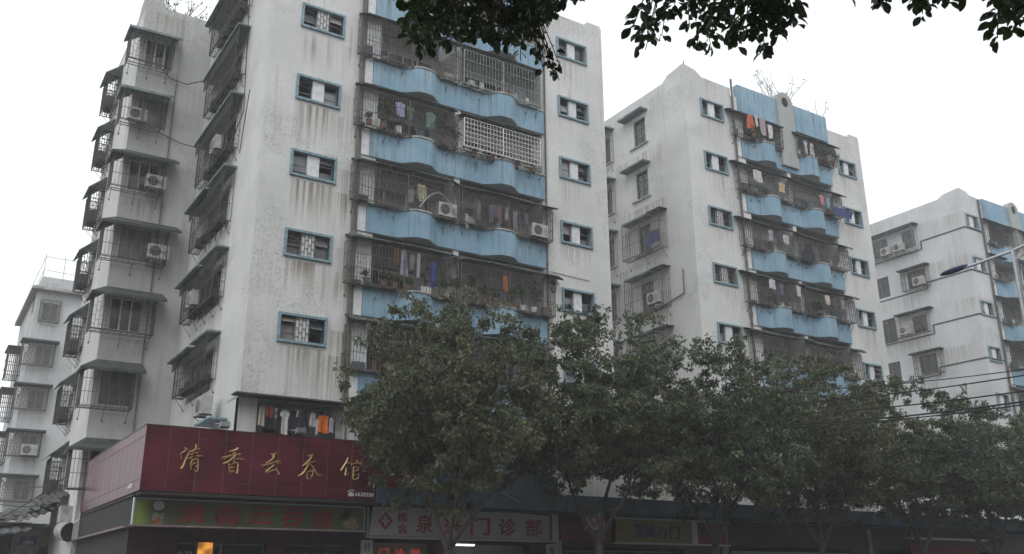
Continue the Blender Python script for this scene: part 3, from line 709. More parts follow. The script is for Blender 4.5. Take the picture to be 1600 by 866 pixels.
for i, z in enumerate((25.5, 22.45, 19.4, 16.35, 13.3)):
    slab(b2, S2, 33.25, 35.2, 0, .5, z, z+.09, 'awng'); slab(b2, S2, 33.3, 34.75, 0, .1, z-1.85, z-1.78, 'concrete', 'sill')
    glazed(b2, S2, 33.52, 34.43, z-1.73, z-.27, -.1, 2, 'window', 'sash', rows=3, pane='glass')
    MB().quad(*[S2[0](*q) for q in ((33.3, -.4, z-2), (34.7, -.4, z-2), (34.7, -.4, z-.1), (33.3, -.4, z-.1))]).build('dark_room', M['dark'], b2)
    slab(b2, S2, 36.1, 37.7, 0, .55, z+.1, z+.19, 'awng')
    glazed(b2, S2, 36.52, 37.48, z-1.73, z-.27, -.1, 2, 'window', 'sash', rows=2)
    MB().quad(*[S2[0](*q) for q in ((36.3, -.4, z-2), (37.7, -.4, z-2), (37.7, -.4, z-.1), (36.3, -.4, z-.1))]).build('dark_room', M['dark'], b2)
    cage(b2, S2, 36.2, 37.6, .35, z-1.9, z+.05, 'v', 'rust', .12)
    if i >= 2: 
        cage(b2, S2, 32.3, 35.2, .5, z-1.95, z, 'v', 'rust', .13); slab(b2, S2, 32.2, 33.2, 0, .52, z+.05, z+.1, 'awn')
tube_pipe(b2, [(29.66, 34.6, 14.2), (29.66, 31.3, 14.8), (29.66, 31.3, 16.0)], .03)
# ---------------- third building
rng = random.Random(8)
bands3 = [11.7, 14.8, 17.8, 20.8, 23.3]
s3 = [(36.2, 37.2, 23.9, 25.2), (38.4, 39.6, 23.7, 25.2), (35.8, 37.2, 20.95, 22.2), (38.7, 40.0, 20.9, 22.4), (36.2, 37.3, 17.8, 19.0), (38.6, 40.0, 17.6, 19.3), (35.9, 37.2, 14.9, 16.2), (38.7, 40.0, 14.6, 16.2)]
b3, F3, S3 = apartment('third white block partly cut by the right edge, behind the street lamp', 56.45, 58.5, 66.2, 69, 32.5, 42.2, (56.75, 58.1), (66.9, 68.3), [25.15-3.05*k for k in range(6)], [24.8-3*k for k in range(6)],
    bands3, (60.6, 64.2), 'wall3', 'wall3', s3, 62.5, rng, roof=26.2, corner=.25, wide=.38)
blue_top(b3, 32.5, 58.9, 66.15, 62.5, 26.2, .45, 1.2, 25.2)
for zt in bands3[::-1]:
    for a, b in ((58.6, 62.1), (62.7, 66.2)): balcony_fit(b3, F3, a, b, zt, zt+1.75, 'v', awx=(-.2, .2), sp=.2)
tube_pipe(b3, [(58.45, 32.4, 4.7), (58.45, 32.4, 26.5)], .07)
for hs_ in s3:
    glazed(b3, S3, hs_[0]+.02, hs_[1]-.02, hs_[2]+.02, hs_[3]-.02, -.1, 2, 'window', 'sash', pane='glass')
    MB().quad(*[S3[0](*q) for q in ((hs_[0]-.2, -.4, hs_[2]-.2), (hs_[1]+.2, -.4, hs_[2]-.2), (hs_[1]+.2, -.4, hs_[3]+.2), (hs_[0]-.2, -.4, hs_[3]+.2))]).build('dark_room', M['dark'], b3)
slab(b3, S3, 35.8, 40.2, 0, .6, 25.4, 25.48, 'awn'); cage(b3, S3, 36.0, 40.0, .55, 23.6, 25.35, 'v', 'steel', .16, struts=False)
slab(b3, S3, 35.4, 37.7, 0, .5, 22.32, 22.4, 'awn'); cage(b3, S3, 35.5, 37.4, .5, 20.8, 22.3, 'v', 'rust', .14, struts=False)
slab(b3, S3, 35.6, 38.4, 0, .5, 19.25, 19.33, 'awn'); cage(b3, S3, 36.0, 40.0, .4, 17.7, 19.2, 'v', 'rust', .16, struts=False)
slab(b3, S3, 35.3, 37.7, 0, .5, 16.35, 16.43, 'awn'); cage(b3, S3, 35.4, 37.4, .4, 14.8, 16.3, 'v', 'rust', .14, struts=False)
for z, zb in ((24.12, 23.55), (21.12, 20.7), (18.1, 17.5), (15.2, 14.7)):
    sc_ = MB(); sc_.box(S3, 32.47, 35.75, 0, .04, z-.035, z+.035); sc_.box(S3, 35.75, 35.82, 0, .04, zb, z+.03); sc_.box(S3, 35.82, 42.2, 0, .04, zb-.03, zb+.03); sc_.box(F3, 56.41, 58.4, 0, .04, z-.035, z+.035)
    sc_.build('string_course', M['canslab'], b3)
# ---------------- far building on the left
FF = FRONT(69); SF = SIDE(5.15)
b4 = thing('apartment_building', 'small far grey block at the left edge with a roof railing and caged corner windows', 'apartment building', (5.15, 69, 0))
zf = [20.4+.9, 17.35, 14.35, 11.3, 8.4, 5.4]
W_ = MB(); wall(W_, FF, 5.15, 10.5, 0, 21.0, [(5.6, 6.6, z-1.5 if z < 20 else 18.95, z-.2 if z < 20 else 20.2) for z in zf]); W_.build('wall', M['wallF'], b4)
W_ = MB(); wall(W_, SF, 69, 80, 0, 21.0, [(70, 71.5, z-1.6, z-.3) for z in zf]); W_.build('wall', M['wallF'], b4)
W_ = MB(); W_.box(FF, 4.75, 10.6, -11, .6, 21.0, 21.2); W_.build('roof_slab', M['concrete'], b4)
W_ = MB(); W_.box(FF, 5.3, 10.5, -10.8, -.1, 21.2, 22.1); W_.build('roof_parapet', M['wallF'], b4)
W_ = MB()
for z in (22.6, 23.6): W_.bar((5.35, 69.2, z), (9.5, 69.2, z-.1), .018); W_.bar((5.35, 69.2, z), (5.35, 77, z), .018)
for x in (5.35, 6.6, 8.2): W_.bar((x, 69.2, 22.1), (x, 69.2, 23.8), .02)
W_.build('roof_railing', M['steel'], b4)
for i, z in enumerate(zf):
    if i: 
        slab(b4, FF, 4.65, 6.95, -.7, .7, z, z+.12, 'canslab'); cage(b4, FF, 4.8, 6.75, .55, z-1.6, z, 'brick', 'rust', .2, r=.016, struts=False, ends=(0, 1))
        sb = MB(); brick_bars(sb, SIDE(4.8), 68.45, 69.7, 0, z-1.6, z, .2, .4, .016); sb.build('security_cage', M['rust'], b4)
        slab(b4, SF, 72.8, 75.4, 0, 1.0, z+.4, z+.5, 'canslab'); cage(b4, SF, 73, 75.2, .85, z-1.6, z+.4, 'v', 'rust', .2, r=.02, struts=False)
    else: cage(b4, FF, 5.45, 6.7, .25, 18.85, 20.4, 'brick', 'rust', .2, r=.016, struts=False)
    zz = (18.97, 20.18) if i == 0 else (z-1.48, z-.22)
    glazed(b4, FF, 5.62, 6.58, zz[0], zz[1], -.1, 2, 'window', 'alu', pane='glassl')
MB().quad(*[FF[0](*q) for q in ((5.3, -.5, 3), (7.2, -.5, 3), (7.2, -.5, 20.8), (5.3, -.5, 20.8))]).build('dark_room', M['dark'], b4)
# ================================================================ SHOPS AND SIGNS
pod = thing('shop_building', 'dark ground floor shop row running under the apartment blocks behind the street trees', 'shop building', (5.5, 29.2, 0))
FP = FRONT(29.25)
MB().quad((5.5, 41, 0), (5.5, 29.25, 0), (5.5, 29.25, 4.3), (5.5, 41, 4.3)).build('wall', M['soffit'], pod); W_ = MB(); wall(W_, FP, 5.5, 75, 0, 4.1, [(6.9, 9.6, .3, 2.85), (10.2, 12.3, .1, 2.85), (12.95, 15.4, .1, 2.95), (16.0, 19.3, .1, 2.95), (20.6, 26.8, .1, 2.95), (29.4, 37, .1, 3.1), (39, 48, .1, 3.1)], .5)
W_.build('wall', M['maroon'], pod)
MB().quad((5.5, 29.2, 4.38), (75, 29.2, 4.38), (75, 41, 4.38), (5.5, 41, 4.38)).build('flat_roof', M['concrete'], pod)
MB().quad(*[FP[0](*q) for q in ((5.7, -3, .1), (70, -3, .1), (70, -3, 4), (5.7, -3, 4))]).build('shop_interior', M['dark'], pod)
for a, b, k in ((6.92, 9.58, 2), (10.22, 12.28, 1), (20.62, 26.78, 3)): glazed(pod, FP, a, b, .32, 2.83, -.3, k, 'shop_window', 'sash', th=.04, pane='glass')
W_ = MB(); W_.box(FRONT(29.1), 20.25, 75, -.1, .95, 4.12, 4.70); W_.build('fascia_band', M['darkblue'], pod)
W_ = MB(); W_.box(FRONT(29.1), 12.7, 20.2, -.1, .95, 4.12, 4.62); W_.box(FRONT(29.1), 12.9, 20.2, -.09, .45, 4.62, 5.38); W_.build('fascia_band', M['darkblue'], pod)  # upper box hides the blue parapet; tree shade put into its dark colour
for x in (20.4, 28.9, 38.2):  W_ = MB(); W_.box(FP, x, x+.25, .0, .12, 0, 4.0); W_.build('shop_pilaster', M['concrete'], pod)
sh = MB()
for i in range(28): sh.box(FP, 29.42, 36.98, -.2, -.17+.02*(i % 2), .12+i*.1, .21+i*.1)
sh.build('roller_shutter', M['steel'], pod)
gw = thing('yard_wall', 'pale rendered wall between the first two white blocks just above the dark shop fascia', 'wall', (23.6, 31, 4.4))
W_ = MB(); W_.box(FRONT(31), 23.55, 29.68, -.25, 0, 4.38, 6.0); W_.build('render', M['concrete'], gw); W_ = MB(); W_.box(FRONT(31), 23.54, 29.69, -.3, .05, 6.0, 6.08)  # pale render in darker concrete colour that stands in for street shade
for i in range(20): W_.box(FRONT(31), 23.6+i*.31, 23.63+i*.31, -.14, -.11, 6.08, 6.5)
W_.box(FRONT(31), 23.6, 29.6, -.14, -.11, 6.47, 6.5); W_.build('railing', M['rust'], gw)

# --- the maroon restaurant fascia, wrapped round the corner
sg = thing('restaurant_fascia', 'large maroon panelled fascia wrapped round the corner with five gold calligraphy characters', 'shop sign', (5.45, 28.2, 4.18))
FG = FRONT(28.2); SG = SIDE(5.45)
zr_ = [(4.18, 4.50), (4.50, 5.73), (5.73, 6.03)]
bk = MB(); bk.box(FG, 5.47, 14.6, -.12, -.014, 4.185, 6.02); bk.box(SG, 28.22, 40.4, -.12, -.014, 4.185, 6.02); bk.build('backing', M['seam'], sg)
pan = {}
for ri, (za, zb) in enumerate(zr_):
    mb = MB(); mb.box(FRONT(0), .008, .797, -.014, 0, .008, zb-za-.008); pan[ri] = mb.mesh('panel', M['redpanel'])
for F_, o0, k, rot in ((0, 0, 11, 0), (1, 0, 15, 1)):
    for i in range(k):
        for ri, (za, zb) in enumerate(zr_):
            o = bpy.data.objects.new('panel', pan[ri]); COL.objects.link(o); o.parent = sg
            if not rot: o.location = (.0+i*.81-.115 if i else 0, 0, za-4.18); o.scale.x = 1 if i else .86
            else: o.location = (0, i*.81+.80, za-4.18); o.rotation_euler.z = -math.pi/2
cp = MB(); cp.box(FG, 5.43, 14.6, -.14, .01, 6.03, 6.06); cp.box(SG, 28.2, 40.42, -.14, .01, 6.03, 6.06); cp.build('edge_trim', M['maroon'], sg)
sf = MB(); sf.box(FG, 5.5, 14.5, -.98, -.02, 4.08, 4.17); sf.box(SG, 29.0, 40.3, -.1, -.02, 4.08, 4.17); sf.build('soffit', M['soffit'], sg)
STROKES = [[[(6.552,5.46,0.01),(6.603,5.416,0.021),(6.657,5.396,0.015)],[(6.603,5.363,0.014),(6.532,5.317,0.011),(6.468,5.266,0.008),(6.488,5.185,0.008),(6.518,5.117,0.008)],[(6.862,5.565,0.024),(6.885,5.519,0.017),(6.884,5.412,0.01)],[(6.877,5.418,0.01),(6.795,5.365,0.017),(6.726,5.354,0.011),(6.688,5.269,0.011),(6.632,5.136,0.014),(6.591,4.969,0.017),(6.555,4.874,0.021),(6.507,4.842,0.013)],[(6.929,5.433,0.008),(6.998,5.444,0.016)],[(6.729,5.266,0.017),(6.803,5.282,0.017),(6.857,5.327,0.01),(6.969,5.323,0.014)],[(6.663,5.12,0.008),(6.746,5.155,0.017),(6.833,5.214,0.01)],[(6.908,5.23,0.011),(7.019,5.238,0.018),(7.131,5.239,0.01)],[(6.818,5.136,0.008),(6.788,5.028,0.014),(6.794,4.911,0.011),(6.826,4.831,0.008)],[(6.824,5.078,0.01),(6.889,5.129,0.017),(6.97,5.14,0.018),(6.995,5.065,0.014),(7.003,4.924,0.013),(7.003,4.807,0.011),(6.96,4.775,0.015),(6.884,4.835,0.007)],[(6.831,4.949,0.007),(6.866,5.01,0.015),(6.922,5.037,0.014)],[(6.915,4.93,0.013),(6.99,4.935,0.013)]],[[(8.125,5.546,0.021),(8.068,5.493,0.019),(7.974,5.456,0.016),(7.867,5.425,0.007)],[(7.979,5.396,0.014),(8.053,5.389,0.026),(8.069,5.348,0.021),(8.004,5.259,0.014),(7.892,5.143,0.018),(7.801,5.084,0.02),(7.707,5.06,0.01)],[(7.655,5.23,0.011),(7.763,5.237,0.024),(7.891,5.293,0.018),(8.022,5.332,0.014)],[(8.1,5.35,0.013),(8.166,5.36,0.019),(8.226,5.376,0.011)],[(8.068,5.221,0.01),(8.179,5.222,0.02),(8.277,5.222,0.019),(8.34,5.208,0.011)],[(8.07,5.336,0.013),(8.032,5.212,0.01),(8.034,5.128,0.007)],[(7.899,5.072,0.014),(7.903,4.964,0.01),(7.947,4.812,0.01)],[(7.927,5.026,0.007),(8.02,5.079,0.014),(8.102,5.12,0.021),(8.166,5.088,0.017),(8.171,4.956,0.017),(8.166,4.812,0.019),(8.131,4.792,0.014)],[(7.935,4.942,0.014),(7.994,4.958,0.018),(8.073,4.962,0.013)],[(7.958,4.824,0.017),(8.017,4.845,0.021),(8.096,4.844,0.016)]],[[(9.129,5.436,0.009),(9.224,5.414,0.024),(9.325,5.466,0.013)],[(9.237,5.404,0.029),(9.232,5.314,0.016),(9.134,5.229,0.012),(9.013,5.154,0.009)],[(8.874,5.101,0.009),(8.906,5.059,0.017),(9.051,5.112,0.017),(9.209,5.167,0.017),(9.356,5.22,0.017),(9.481,5.256,0.009)],[(9.347,5.186,0.026),(9.489,5.161,0.011)],[(9.271,5.114,0.014),(9.163,5.019,0.016),(9.033,4.911,0.017),(9.048,4.868,0.024),(9.149,4.896,0.024),(9.272,4.947,0.02),(9.364,4.964,0.017)],[(9.335,5.029,0.008),(9.414,4.922,0.016),(9.456,4.824,0.02)]],[[(10.319,5.453,0.012),(10.425,5.472,0.019),(10.502,5.515,0.012)],[(10.476,5.501,0.015),(10.418,5.371,0.018),(10.306,5.263,0.012),(10.169,5.13,0.009)],[(10.195,5.144,0.009),(10.284,5.187,0.015),(10.361,5.229,0.019),(10.384,5.281,0.012),(10.478,5.274,0.012),(10.609,5.32,0.01)],[(10.4,5.244,0.01),(10.317,5.101,0.015),(10.246,4.972,0.017),(10.161,4.88,0.017),(10.06,4.819,0.01)],[(10.429,5.208,0.009),(10.528,5.126,0.015),(10.588,5.017,0.018),(10.676,4.909,0.019),(10.758,4.876,0.019),(10.851,4.894,0.009)],[(10.327,4.946,0.01),(10.431,4.983,0.015),(10.521,5.025,0.016)],[(10.329,4.927,0.01),(10.354,4.754,0.01)],[(10.521,5.025,0.013),(10.529,4.913,0.013),(10.488,4.824,0.013)],[(10.354,4.754,0.01),(10.498,4.768,0.01)]],[[(11.669,5.505,0.009),(11.634,5.374,0.016),(11.545,5.227,0.018),(11.451,5.068,0.019)],[(11.61,5.308,0.01),(11.734,5.329,0.016),(11.805,5.32,0.012),(11.794,5.255,0.012)],[(11.617,5.18,0.01),(11.623,5.078,0.019),(11.597,4.924,0.016)],[(11.66,4.914,0.007),(11.724,5.007,0.01)],[(11.967,5.434,0.016),(11.998,5.371,0.012)],[(11.835,5.283,0.01),(11.861,5.311,0.015),(12.029,5.334,0.016),(12.182,5.369,0.015),(12.171,5.304,0.01)],[(11.879,5.234,0.012),(11.874,5.067,0.013),(11.873,4.824,0.012)],[(11.881,5.196,0.01),(12.035,5.218,0.013),(12.026,5.114,0.012),(11.901,5.081,0.009)],[(11.907,4.966,0.01),(12.06,5.001,0.013),(12.053,4.859,0.012),(11.902,4.8,0.012)]]]
for ch in STROKES:
    mb = MB()
    for st in ch:
        P = []
        for (x, z, r) in st: P.append((Vector((x, 28.2, z)), r))
        # ridge-shaped stroke: flat back, raised spine
        L = []
        for i, (p, r) in enumerate(P):
            a = P[max(0, i-1)][0]; b = P[min(len(P)-1, i+1)][0]; d = (b-a); d.normalize(); s_ = Vector((-d.z, 0, d.x))
            L.append((p-s_*r*1.5+Vector((0, -.008, 0)), p+s_*r*1.5+Vector((0, -.008, 0)), p+Vector((0, -.03-r*1.5, 0))+s_*r*.5))
        b = len(mb.v)
        for t in L: mb.v += [tuple(q) for q in t]
        for i in range(len(L)-1):
            a = b+3*i; mb.f += [[a, a+3, a+5, a+2], [a+2, a+5, a+4, a+1], [a+1, a+4, a+3, a]]
        mb.f += [[b, b+2, b+1], [b+3*(len(L)-1), b+3*(len(L)-1)+1, b+3*(len(L)-1)+2]]
    mb.build('gold_character', M['gold'], sg)
word('6633338', FG, 11.98, 12.62, 4.30, 4.42, .004, .008, M['white'], sg, .18, 'digit')
ph = MB(); ph.prism(FG, [(11.74, 4.29), (11.93, 4.29), (11.93, 4.36), (11.88, 4.42), (11.8, 4.42), (11.75, 4.36)], .003, .01)
ph.prism(FG, [(11.72, 4.40), (11.78, 4.45), (11.9, 4.47), (11.95, 4.44), (11.95, 4.46), (11.9, 4.5), (11.78, 4.48), (11.71, 4.43)], .003, .01); ph.build('telephone_emblem', M['white'], sg)
word('6633338', SG, 29.9, 29.25, 4.34, 4.47, .004, .008, M['white'], sg, .18, 'digit')
for i, (x, lab) in enumerate(((7.6, 'grey floodlight on a bracket above the second gold character'), (9.95, 'grey floodlight above the fourth gold character, below the washing'), (12.05, 'grey floodlight near the tree-covered end of the maroon fascia'))):
    t = thing('floodlight', lab, 'floodlight', (x, 28.2, 6.06), 'floodlights along the maroon fascia'); y = 27.95
    MB().tube([(x-.1, 28.28, 6.06), (x-.25, 28.1, 6.2), (x, y, 6.2)], .015).build('arm', M['galv'], t)
    h = MB(); h.prism(SIDE(x+.13), [(y-.12, 6.1), (y+.05, 6.06), (y+.1, 6.2), (y-.1, 6.26)], 0, .28); h.build('housing', M['steel'], t, recalc=True)
    g = MB(); g.quad((x-.13, y-.13, 6.105), (x+.11, y-.13, 6.105), (x+.11, y-.11, 6.255), (x-.13, y-.11, 6.255)); g.build('lens', M['glassl'], t)
# --- green light-box sign under it
gs = thing('green_sign', 'long green restaurant sign with five dark red block characters under the maroon fascia', 'shop sign', (5.5, 28.9, 3.25)); F_ = FRONT(28.9)
def green():
    n = N('green_sign_print'); x = n.xyz(); c = n.mix(n.ramp(n.noise(.9, 1), .45, .62), (.088, .11, .06), (.115, .16, .048)); c = n.mix(n.ramp(x[0], 5.7, 6.1, 1, 0), c, (.19, .27, .06)); return n.fin(c, .35)
MB().box(F_, 5.52, 12.62, -.15, 0, 3.27, 4.0).build('face', green(), gs)
fr = MB(); fr.box(F_, 5.48, 12.66, -.16, .03, 4.0, 4.04); fr.box(F_, 5.48, 5.52, -.16, .03, 3.27, 4.0); fr.box(F_, 12.62, 12.66, -.16, .03, 3.27, 4.0); fr.build('frame', M['galv'], gs)
sl = MB(); sl.box(F_, 5.3, 12.7, -.16, .45, 3.22, 3.262); sl.box(SIDE(5.3), 28.46, 40, -.2, 0, 3.2, 3.258); sl.build('ledge', M['seam'], gs)
mk = M['signred']
for ch, (a, b) in zip('清香云吞馆', ((6.72, 7.55), (7.77, 8.6), (8.83, 9.62), (9.82, 10.6), (10.83, 11.6))): glyph(ch, F_, a, b, 3.35, 3.92, .004, .012, mk, gs, 'character', .016)
em = MB(); em.v = [F_[0](6.18+.17*math.cos(2*math.pi*i/20), .006, 3.83+.15*math.sin(2*math.pi*i/20)) for i in range(20)]; em.f = [list(range(20))[::-1]]; em.build('round_emblem', M['signwhite'], gs)
em = MB(); em.tube([F_[0](6.18+.18*math.cos(2*math.pi*i/20), .01, 3.83+.155*math.sin(2*math.pi*i/20)) for i in range(21)], .014); em.build('emblem_ring', M['maroon'], gs)
def foodpic(name, a, b, c):
    n = N(name); k = n.ramp(n.noise(7, 2), .42, .6); return n.fin(n.mix(n.ramp(n.noise(11, 2), .5, .6), n.mix(k, a, b), c), .4)
MB().box(F_, 6.04, 6.34, 0, .006, 3.29, 3.62).build('food_picture', foodpic('bowl_print', (.3, .3, .26), (.35, .08, .04), (.1, .14, .04)), gs)
bw = MB()
for cx, cz, r_ in ((12.05, 3.45, .16), (12.3, 3.42, .15), (12.2, 3.6, .14)):
    b = len(bw.v); bw.v += [F_[0](cx+r_*math.cos(2*math.pi*i/14), .004+.003*r_*10, cz+r_*.8*math.sin(2*math.pi*i/14)) for i in range(14)]; bw.f.append(list(range(b, b+14))[::-1])
bw.build('dumpling_picture', foodpic('dumpling_print', (.34, .32, .24), (.24, .22, .13), (.3, .12, .06)), gs)
lf = MB(); lf.prism(F_, [(11.75, 3.6), (12.0, 3.95), (12.2, 3.9), (12.1, 3.65)], .001, .005); lf.build('leaf_picture', M['leafdark'], gs)
# --- items behind the restaurant window
lb = thing('light_box', 'glowing orange menu light box inside the restaurant window', 'light box', (8.55, 29.7, 2.1)); on_ = N('orange_light'); k_ = on_.ramp(on_.noise(3.2, 2), .3, .68); oc_ = on_.mix(k_, (.28, .09, .015), (.95, .42, .06)); on_.fin(oc_, .5); on_.lk(oc_, on_.p.inputs['Emission Color']); on_.p.inputs['Emission Strength'].default_value = .85
MB().box(FRONT(29.5), 7.55, 8.0, -.04, 0, 2.0, 2.86).build('lit_panel', on_.m, lb); pb_ = MB(); pb_.box(FRONT(29.5), 7.5, 7.55, -.05, .03, 2.0, 2.9); pb_.box(FRONT(29.5), 8.0, 8.05, -.05, .03, 2.0, 2.9); pb_.build('box_frame', M['sash'], lb)
MB().box(FRONT(29.5), 7.82, 7.85, .005, .02, 2.0, 2.45).build('printed_mark', M['maroon'], lb)
wl_ = thing('window_lettering', 'small white characters stuck on the glass left of the orange light box', 'lettering', (7.2, 29.52, 2.4))
word('金牌', FRONT(29.54), 6.95, 7.42, 2.42, 2.6, 0, .005, M['signwhite'], wl_, .15)
wl2 = thing('window_lettering', 'faint orange characters on the dark second restaurant window', 'lettering', (10.6, 29.52, 2.4))
word('欢迎光临', FRONT(29.54), 10.45, 11.75, 2.4, 2.62, 0, .005, M['pott'], wl2, .5)
# --- clinic sign
cs = thing('clinic_sign', 'long white clinic sign with a red diamond cross and large red characters', 'shop sign', (12.8, 28.95, 3.1)); FC = FRONT(28.95)
MB().prism(FC, [(12.85, 3.15), (20.0, 3.15), (20.0, 4.0), (18.6, 4.06), (15.5, 4.04), (13.6, 4.12), (12.95, 4.06)], -.14, 0).build('banner', M['signwhite'], cs, recalc=True)
fr = MB(); fr.box(FC, 12.75, 20.45, -.16, .05, 3.06, 3.13); fr.box(FC, 12.75, 12.81, -.16, .03, 3.13, 4.05); fr.box(FC, 16, 23, -.16, .02, 4.13, 4.18); fr.box(FC, 20.1, 20.4, -.16, .02, 3.13, 4.05); fr.build('frame', M['galv'], cs)
def diamond(F, x, z, s, n, par, cross=True):
    d = MB(); r_ = s*.25; pts = []
    for cx, cz in ((0, -1), (1, 0), (0, 1), (-1, 0)):
        pts += [(x+cx*s*.88-cz*r_*.35, z+cz*s*.95+cx*r_*.35*-1), (x+cx*s+0, z+cz*s*1.05), (x+cx*s*.88+cz*r_*.35, z+cz*s*.95+cx*r_*.35)]
    pts = [(x+s*1.0*math.cos(2*math.pi*i/24)*(1/(abs(math.cos(2*math.pi*i/24))+abs(math.sin(2*math.pi*i/24))))*1.0, z+s*1.1*math.sin(2*math.pi*i/24)*(1/(abs(math.cos(2*math.pi*i/24))+abs(math.sin(2*math.pi*i/24))))) for i in range(24)]
    d.prism(F, pts, n+.002, n+.01); d.build('red_diamond', M['signred'], par, recalc=True)
    c = MB(); c.box(F, x-s*.55, x+s*.55, n+.011, n+.018, z-s*.17, z+s*.17); c.box(F, x-s*.17, x+s*.17, n+.012, n+.019, z-s*.6, z+s*.6); c.build('white_cross', M['signwhite'], par)
diamond(FC, 13.42, 3.62, .27, 0, cs)
glyph('民', FC, 13.85, 14.2, 3.62, 3.9, .002, .01, mk, cs, 'character', .03)
for ch, a, b, z0, z1 in (('会', 13.85, 14.25, 3.22, 3.52), ('泉', 14.55, 15.2, 3.26, 3.86), ('兴', 15.6, 16.3, 3.26, 3.86), ('门', 16.65, 17.45, 3.24, 3.86), ('诊', 17.8, 18.55, 3.24, 3.86), ('部', 18.95, 19.65, 3.24, 3.86)):
    glyph(ch, FC, a, b, z0, z1, .002, .012, mk, cs, 'character', .018)
rs_ = thing('red_notice_board', 'dark red notice board with rows of small characters beside the clinic sign', 'shop sign', (20.5, 28.95, 3.1))
MB().box(FC, 20.5, 22.9, -.12, -.01, 3.14, 4.05).build('board', plain('notice_red', (.16, .02, .025), .5), rs_)
for j, s_ in enumerate(('骨伤科', '中西医内科妇科')): word(s_, FC, 20.65, 21.9 if j == 0 else 22.7, (3.65, 3.25)[j], (3.98, 3.5)[j], -.008, .008, M['maroon'], rs_, .12, 'character')
ps = thing('projecting_sign', 'small white sign with a red diamond cross sticking out over the red notice board', 'shop sign', (21.5, 28.4, 3.5))
FJ = FRONT(28.3); MB().box(FJ, 21.2, 21.95, -.1, 0, 3.5, 4.22).build('sign_box', M['signwhite'], ps); MB().box(FJ, 21.95, 22.02, -.12, .02, 3.48, 4.26).build('frame', M['galv'], ps); diamond(FJ, 21.55, 3.86, .26, 0, ps)
MB().tube([(21.98, 28.35, 4.1), (21.98, 28.9, 4.1)], .02).build('arm', M['galv'], ps)
ys = thing('yellow_door_sign', 'dull yellow shop sign with dark blue characters partly hidden by tree trunks', 'shop sign', (23.1, 28.95, 3.1))
MB().box(FC, 23.1, 27.0, -.12, -.01, 3.13, 4.0).build('board', plain('sign_yellow', (.22, .18, .05), .5, var=.1), ys)
fr = MB(); fr.box(FC, 22.95, 29.1, -.13, .02, 4.0, 4.05); fr.box(FC, 22.95, 29.1, -.13, .02, 3.07, 3.13); fr.box(FC, 27.0, 27.3, -.13, .0, 3.13, 4.0); fr.build('frame', M['galv'], ys)
navy = plain('sign_navy', (.03, .04, .16), .5)
for ch, a, b in (('精', 24.0, 24.45), ('美', 24.5, 25.1), ('心', 25.15, 25.7), ('门', 25.8, 26.35)): glyph(ch, FC, a, b, 3.3, 3.82, -.008, .01, navy, ys, 'character', .03)
rs2 = thing('red_shop_sign', 'plain dark red sign right of the yellow door sign', 'shop sign', (27.3, 28.95, 3.1)); MB().box(FC, 27.32, 28.9, -.12, -.01, 3.14, 3.98).build('board', plain('sign_dullred', (.20, .03, .04), .6), rs2)
word('防盗门', FC, 27.5, 28.7, 3.4, 3.75, -.008, .006, M['maroon'], rs2, .1, 'character')
rs3 = thing('red_banner', 'red banner with white characters low at the right behind tree trunks', 'banner', (40, 28.8, 2.2)); MB().box(FC, 41.0, 46.5, -.05, 0, 2.0, 3.35).build('cloth', plain('banner_red', (.24, .02, .025), .7), rs3)
word('酒店', FC, 41.6, 42.9, 2.3, 2.95, .002, .006, M['signwhite'], rs3, .2, 'character'); word('招聘', FC, 43.3, 44.9, 2.3, 2.95, .002, .006, M['signwhite'], rs3, .2, 'character')
MB().box(FC, 40.8, 47, -.1, .3, 3.6, 3.68).build('top_edge', M['galv'], rs3)
for x, s_, lab in ((12.62, '针灸', 'narrow white vertical board with black characters left of the clinic doorway'), (19.9, '推拿', 'narrow white vertical board with black characters at the right end of the clinic')):
    t = thing('vertical_board', lab, 'sign', (x, 28.95, 1.2)); MB().box(FC, x, x+.38, -.1, 0, 1.2, 3.0).build('board', M['signwhite'], t)
    for i, ch in enumerate(s_): glyph(ch, FC, x+.06, x+.32, 2.64-i*.36, 2.92-i*.36, .002, .006, M['black'], t, 'character', .01)
ne = thing('neon_lettering', 'glowing red neon characters inside the clinic window', 'neon sign', (13.3, 29.5, 2.3)); nm_ = emis('neon_red', (.8, .07, .04), .28)
word('门诊部', FRONT(29.45), 13.45, 14.95, 2.32, 2.78, 0, .02, nm_, ne, .6, 'neon_character', 0)
tl = thing('tube_light', 'bright white fluorescent tube hanging under the clinic sign', 'tube light', (16.2, 28.9, 2.9))
MB().bar((16.05, 28.85, 2.9), (16.75, 28.85, 2.9), .022, 8, cap=True).build('tube', emis('tube_white', (.9, .95, 1), 9), tl); MB().box(FRONT(28.85), 16.02, 16.78, -.04, .03, 2.925, 2.96).build('batten', M['signwhite'], tl)
hp = thing('conduit_hoop', 'thin bent conduit arching over the dark fascia behind the first tree', 'conduit', (17, 28.2, 4.2))
MB().tube([(15.6+2.6*i/10, 28.15, 4.25+.55*math.sin(math.pi*(.25+.7*i/10))) for i in range(11)], .02).build('conduit', M['steel'], hp)

